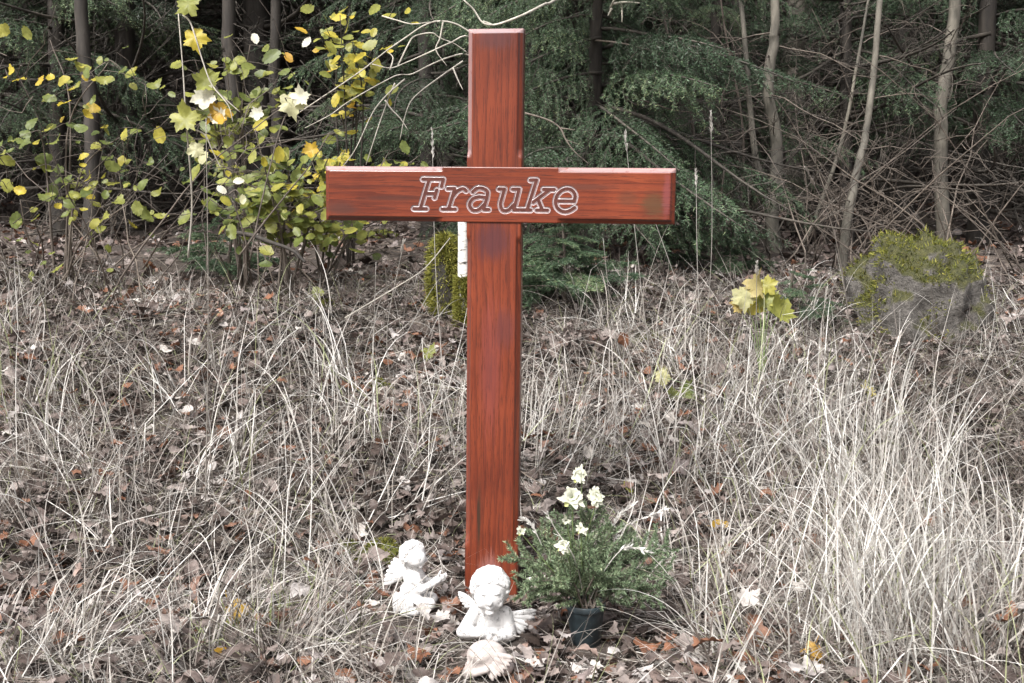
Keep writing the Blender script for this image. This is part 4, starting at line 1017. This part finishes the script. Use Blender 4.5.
# ------------------------------------------------------------------ moss, stumps, boulder
def mossy_mound(name, c, rx, ry, h, seed, label, cat, mat='moss', n=2600, ln=.012, base_mat=None, kind=None):
    r = np.random.default_rng(seed); K1, K2 = 20, 10; mb = MB()
    th = np.linspace(0,2*pi,K1,endpoint=False); ph = np.linspace(0,pi/2,K2)
    V = []
    for p in ph:
        for t in th:
            k_ = 1+.25*math.sin(3*t+seed)+.15*math.sin(5*t+p*3+seed*2)
            V.append((rx*math.cos(p)*math.cos(t)*k_, ry*math.cos(p)*math.sin(t)*k_, h*math.sin(p)*(1+.12*math.sin(4*t+p*5))-.02))
    V = np.array(V); id2 = np.arange(K1*K2).reshape(K2,K1)
    F = np.stack([id2[:-1], np.roll(id2[:-1],-1,1), np.roll(id2[1:],-1,1), id2[1:]], -1).reshape(-1,4)
    V += r.normal(0,.004,V.shape); mb.add(V,F,.3)
    tri = F[r.integers(0,len(F),n)]; a,b = r.random((2,n,1)); P = (V[tri[:,0]]*(1-a)+V[tri[:,1]]*a)*(1-b)+(V[tri[:,3]]*(1-a)+V[tri[:,2]]*a)*b
    d = norm(P/np.array([rx,ry,max(h,.02)])+r.normal(0,.45,P.shape)); s2 = norm(np.cross(d, r.normal(0,1,d.shape)))*.0016
    V3 = np.stack([P-s2,P+s2,P+d*ln*r.uniform(.5,1.3,(n,1))],1).reshape(-1,3)
    mb.add(V3, np.arange(len(V3)).reshape(-1,3), np.repeat(r.random(n),3), 1 if base_mat else 0)
    o = mb.build(name, [M[base_mat],M[mat]] if base_mat else M[mat], smooth=True); o.location = (c[0],c[1],c[2]+.012); return tag(o, label, cat, kind=kind)
for i,(px,py,rx,h,lab) in enumerate([(383,556,.06,.045,'bright green moss cushion left of the kneeling angel'),(350,548,.04,.02,'small moss patch in the left straw'),(322,306,.05,.03,'olive moss patch near the top left of the bank'),(378,388,.04,.03,'moss tuft on the bank left of the post'),(380,236,.14,.04,'moss strip on the crest under the left arm'),(330,240,.12,.03,'thin moss strip at the top left of the crest'),(650,340,.05,.03,'moss patch on the bank under the right arm')]):
    mossy_mound('moss_cushion', gnd(px,py), rx, rx*.7, h, 130+i, lab, 'moss')
def stump(name, px, pyb, Yd, r0, h, mat, label, moss=(), seed=0, lean=0):
    c = ground_at(px,Yd); e = empty(name, tuple(c), label=label, cat='stump'); r = np.random.default_rng(seed)
    t = np.linspace(0,1,12); P = np.stack([lean*t, 0*t, -.05+(h+.05)*t],1); R_ = r0*(1+.35*np.exp(-t*5)); R_ *= np.sqrt(1-.985*t**7) if moss and moss[0] > .9 else 1; R_[-1] *= .8
    V,F = tubes(P, R_, 14); V += r.normal(0,r0*.04,V.shape); mk('trunk', V, F, M[mat], e, True)
    o = None
    if moss:
        n = 11000; a = r.uniform(0,6.28,n); z = r.uniform(0,moss[0],n)*h; keep = (np.sin(a*2+z*20)+r.normal(0,.5,n)) > -.6; a,z = a[keep],z[keep]; n = len(a)
        lump = 1+.16*np.sin(a*3+z*22)+.10*np.sin(a*5-z*31)+r.normal(0,.05,n); rr_ = r0*lump*(1.0+.35*np.exp(-z/h*5))*(np.sqrt(1-.97*(z/h)**6) if moss[0] > .9 else 1); Pq = np.stack([lean*z/h+rr_*np.cos(a), rr_*np.sin(a), z],1); d = norm(np.stack([np.cos(a),np.sin(a),r.normal(.0,.5,n)],1)+r.normal(0,.4,(n,3)))
        s2 = norm(np.cross(d, r.normal(0,1,d.shape)))*.0025
        V3 = np.stack([Pq-s2,Pq+s2,Pq+d*.022*r.uniform(.5,1.3,(n,1))],1).reshape(-1,3); mk('moss', V3, np.arange(len(V3)).reshape(-1,3), M['moss'], e, rnd=np.repeat(r.random(n)*.5+.5,3))
    return e
stump('mossy_stump', 445, 288, 1.66, .056, .30, 'bark_dark', 'short stump covered in yellow-green moss left of the post', (1.0,), 1)
stump('birch_stump', 463, 290, 1.55, .020, .44, 'birch', 'thin white birch stump between the mossy stump and the post', (.42,), 2)
# boulder
bm = bmesh.new(); bmesh.ops.create_icosphere(bm, subdivisions=5, radius=1)
g = gnd(905,338); r = np.random.default_rng(3)
for v in bm.verts:
    c = v.co; k_ = 1+float(vn(c.x*2+c.z, c.y*2-c.z, .8, 20))*.35+float(vn(c.x*3, c.z*3+c.y, .35, 21))*.22+float(vn(c.x*3+c.y, c.z*3-c.y, .11, 22))*.07
    v.co = Vector((c.x*.27*k_, c.y*.30*k_, c.z*.36*k_))
me = bpy.data.meshes.new('boulder'); bm.to_mesh(me); bm.free(); me.materials.append(M['rock']); me.polygons.foreach_set('use_smooth', [True]*len(me.polygons))
o = bpy.data.objects.new('boulder', me); C.objects.link(o); o.location = (g[0]+.10, g[1]+.15, g[2]+.0); tag(o, 'boulder with yellow-green moss at the right edge', 'boulder')
nv = len(me.vertices); co = np.empty(nv*3, np.float32); me.vertices.foreach_get('co', co); co = co.reshape(-1,3); no = np.empty(nv*3, np.float32); me.vertices.foreach_get('normal', no); no = no.reshape(-1,3)
r = np.random.default_rng(5); k_ = r.integers(0,nv,26000); k_ = k_[(no[k_,2]+vn(co[k_,0],co[k_,1],.12,30)*1.5-.6*np.clip(co[k_,0]-.05,0,.3)/.3+r.normal(0,.12,len(k_))) > .30]; n = len(k_)
P = co[k_]+r.normal(0,.006,(n,3)); d = norm(no[k_]+r.normal(0,.45,(n,3))); s2 = norm(np.cross(d, r.normal(0,1,d.shape)))*.0022; V3 = np.stack([P-s2,P+s2,P+d*.017*r.uniform(.5,1.4,(n,1))],1).reshape(-1,3)
mk('moss', V3, np.arange(len(V3)).reshape(-1,3), M['moss'], o, rnd=np.repeat(r.random(n),3))
# leaf heap right of the post
mb = MB(); c0 = gnd(585,360); r = np.random.default_rng(140)
for t in range(5):
    n = 26; P = c0+np.stack([r.normal(0,.055,n), r.normal(0,.05,n), np.abs(r.normal(.03,.035,n))],1); V,F = scatter(T_oak[t] if t%2 else T_ov[t], rotm(r.uniform(0,6.28,n), r.uniform(.2,1.4,n), r.uniform(0,6.28,n)), P, r.uniform(.04,.07,n)); mb.add(V,F,np.repeat(np.clip(r.normal(.58,.1,n),0,1),len(T_ov[0][0])))
o = mb.build('leaf_heap', M['litter'], smooth=True); tag(o, 'small heap of mauve-grey dead leaves right of the post', 'leaf litter', kind='stuff')

# ------------------------------------------------------------------ plant pot and its greenery
def lathe(prof_, n=40):
    a = np.linspace(0,2*pi,n,endpoint=False); V = np.array([[(rr_*math.cos(t), rr_*math.sin(t), z) for t in a] for rr_,z in prof_]).reshape(-1,3)
    ix = np.arange(len(prof_)*n).reshape(len(prof_),n); F = np.stack([ix[:-1], np.roll(ix[:-1],-1,1), np.roll(ix[1:],-1,1), ix[1:]],-1).reshape(-1,4)
    return V,F,ix
pc = np.array([gp[0]+.002, gp[1]+.01, float(H(gp[0],gp[1]))-.012])
pot = empty('plant_pot', tuple(pc), label='dark blue-black plastic plant pot right of the foot of the cross', cat='plant pot')
V,F,ix = lathe([(.0,0.0),(.030,0),(.0315,.002),(.040,.088),(.0405,.089),(.0435,.089),(.0440,.091),(.0445,.102),(.0435,.103),(.0415,.103),(.041,.088),(.039,.078)]); mk('shell', V, F, M['pot'], pot, True)
V,F,ix = lathe([(.0395,.084),(.03,.087),(.015,.090),(.0005,.091)]); V[:,2] += rng.normal(0,.0015,len(V)); mk('soil', V, F, M['soil'], pot, True)
def sprig(tip, bulge, seed, label, wid=.07, ns=14, tone=0):
    """fir sprig from the pot mouth to tip (offset from pot top)"""
    r = np.random.default_rng(seed); o0 = pc+np.array([0,0,.088]); a0 = r.uniform(0,6.28); st = np.array([math.cos(a0)*.018, math.sin(a0)*.018, -.004])
    P = smooth_path([st, np.array(tip)*.5+np.array(bulge), np.array(tip)], 14)
    e = empty('fir_sprig', tuple(o0), label=label, cat='fir sprig', group='fir sprigs arranged in the dark pot')
    V,F = tubes(P, np.linspace(.0028,.0012,14), 5); mk('stem', V, F, M['twig'], e, True)
    tw = []; k5 = np.linspace(0,1,6)[:,None]
    for i in range(ns):
        u = .16+.82*(i+.5)/ns; q = u*13; k_ = int(q); p = P[k_]*(1-(q-k_))+P[min(k_+1,13)]*(q-k_); T = norm(P[min(k_+1,13)]-P[k_])
        s_ = norm(np.cross(T,np.array([0,-.8,.6])))*(1 if i%2 else -1)
        d = norm(T*.8+s_*.75+r.normal(0,.22,3)); l = wid*(1.15-u*.65)*r.uniform(.7,1.2)
        tw.append(p+d*l*k5+np.array([0,0,.15*l])*k5**2)
    tw.append(np.array([P[int(round(v))] for v in np.linspace(6,13,6)])); tw = np.array(tw)
    mb = MB(); V,F = tubes(tw, np.tile(np.linspace(.0014,.0008,6),(len(tw),1)), 3); mb.add(V,F,.5,0)
    for ch in np.array_split(np.argsort(np.linalg.norm(tw[:,-1]-tw[:,0],axis=1)), 4):
        if len(ch):
            V,F = needles(tw[ch], 2100, .0105, .0025, r, flat=False, up=.3); nn = len(V)//3
            mb.add(V,F,np.repeat(np.clip(r.normal(.42+tone,.2,nn),0,1),3),1)
    mb.build('needles', [M['twig'], M['fir']], e); return e
K_ = 1/455
for i,(dx,dz,dy,lab,tn) in enumerate([
    (-78,58,-.02,'fir sprig reaching furthest left across the post',.1),(-60,36,-.06,'lower left fir sprig leaning over the grass',.05),(-48,78,.02,'fir sprig rising steeply at the left of the pot',0.05),
    (-22,92,.03,'tall fir sprig left of the centre of the pot',.0),(4,98,.02,'upright fir sprig in the middle of the pot',.0),(26,84,.0,'fir sprig leaning slightly right',.0),
    (52,62,.02,'fir sprig rising to the right',-.05),(84,40,.0,'fir sprig reaching furthest right',-.1),(70,22,-.05,'drooping fir sprig on the right',-.12),(44,32,-.08,'short fir sprig hanging over the right rim',-.1),
    (-30,48,-.08,'bushy fir sprig in front left of the pot',.12),(10,58,-.09,'bushy fir sprig in the front centre of the pot',.0),(-66,20,-.03,'low fir sprig under the left ones',0),(86,58,.06,'fir sprig behind on the right',-.1),(24,40,-.07,'dense small fir sprig at the rim',-.05),(-8,70,-.03,'light green fir sprig in the centre',.2)]):
    sprig((dx*K_,dy,dz*K_-.0), (0,-.005,.02+abs(dx)*.0002), 200+i, lab, .072, 15, tn)
def flower(px, py, size, label, seed, n=22, Yo=0, tone=.3):
    o0 = pc+np.array([0,0,.088]); tip = at(px,py,pc[1]-.02+Yo)-o0; r = np.random.default_rng(seed)
    e = empty('white_flower', tuple(o0), label=label, cat='flower', group='white flowers among the fir sprigs')
    P = smooth_path([np.array([r.uniform(-.015,.015),0,-.004]), tip*.5+np.array([r.normal(0,.01),0,.01]), tip], 10); V,F = tubes(P, np.linspace(.0016,.001,10), 5); mk('stem', V, F, M['stem_green'], e, True)
    mb = MB(); nrm = norm(np.array([r.normal(0,.35),-.85,.45+r.normal(0,.2)])); a1 = norm(np.cross(nrm,[0,0,1.])); a2 = np.cross(nrm,a1)
    for i in range(n):
        a = i*2.399; lay = i/n; L = size*(.55+.45*(1-lay)); dd = norm((math.cos(a)*a1+math.sin(a)*a2)+nrm*(.15+.8*lay)+r.normal(0,.12,3)); s_ = norm(np.cross(dd,nrm))
        k_ = np.linspace(0,1,6); w_ = np.array([.25,.7,1,1,.75,.25])*size*.21
        L *= r.uniform(.6,1.15); c_ = tip + dd*L*k_[:,None] + nrm*(size*.25*np.sin(k_*pi*.8))[:,None] + r.normal(0,size*.05,(6,3))
        V = np.stack([c_-s_*w_[:,None], c_+nrm*size*-.05, c_+s_*w_[:,None]],1).reshape(-1,3); ix = np.arange(18).reshape(6,3)
        F = np.vstack([np.stack([ix[:-1,j],ix[:-1,j+1],ix[1:,j+1],ix[1:,j]],-1) for j in (0,1)]); mb.add(V,F,r.uniform(0,.7) if i != 3 else 1.0)
    mb.build('petals', M['petal'], e, True)
    V,F,ix = lathe([(.0001,.002),(size*.12,.001),(size*.15,-.001)],10); R_ = np.stack([a1,a2,nrm],1); mk('flower_centre', V@R_.T+tip+nrm*size*.1, F, M['stem_green'], e, True)
for i,(px,py,s_,lab,Yo) in enumerate([(572,498,.030,'largest white flower, left of the top pair',0),(598,497,.026,'white flower at the right of the top pair',.02),(582,476,.024,'topmost white flower of the arrangement',.05),
    (564,546,.020,'white flower low in the middle of the sprigs',-.06),(581,530,.016,'small white bud above the lowest flower',-.03),(520,532,.014,'small white flower at the far left by the post',-.02),(566,520,.013,'tiny white flower in the sprigs',-.03)]):
    flower(px,py,s_*1.05,lab,300+i,26 if s_ > .018 else 14,Yo)
def spray(pts, label, seed, n=40):
    o0 = pc+np.array([0,0,.088]); r = np.random.default_rng(seed); W_ = [np.zeros(3)]+[at(px,py,pc[1]+Y_)-o0 for px,py,Y_ in pts]
    e = empty('dried_grass_spray', tuple(o0), label=label, cat='dried grass', group='dried sprays in the pot'); P = smooth_path(W_, 20)
    V,F = tubes(P, np.linspace(.0016,.0007,20), 5); mk('stem', V, F, M['straw'], e, True, np.full(len(V),.7))
    k_ = r.integers(11,20,n); b = P[k_]; T = norm(P[np.minimum(k_+1,19)]-P[k_-1]); d = norm(T+r.normal(0,.35,(n,3))); ln = r.uniform(.008,.018,n)[:,None]
    V,F = ribbons(np.stack([b,b+d*ln*.5,b+d*ln],1), np.tile([.0008,.0020,.0003],(n,1)), norm(np.cross(d,r.normal(0,1,d.shape)))); mk('seed_head', V, F, M['straw'], e, rnd=np.full(len(V),.88))
spray([(550,560,0),(533,527,.0),(524,519,0)], 'cream dried grass plume leaning left beside the post', 1)
spray([(610,560,0),(620,530,.02),(664,510,.03)], 'cream dried grass plume arching over to the right', 2)
spray([(605,570,-.05),(625,548,-.04),(648,552,-.05)], 'low cream grass spray curling right over the sprigs', 3)
spray([(575,560,-.06),(556,530,-.05),(548,515,-.05)], 'thin straw stem standing upright in the pot', 4, 8)
spray([(600,560,.03),(616,520,.04),(632,505,.05)], 'feathery grey plume at the right behind the flowers', 5, 60)
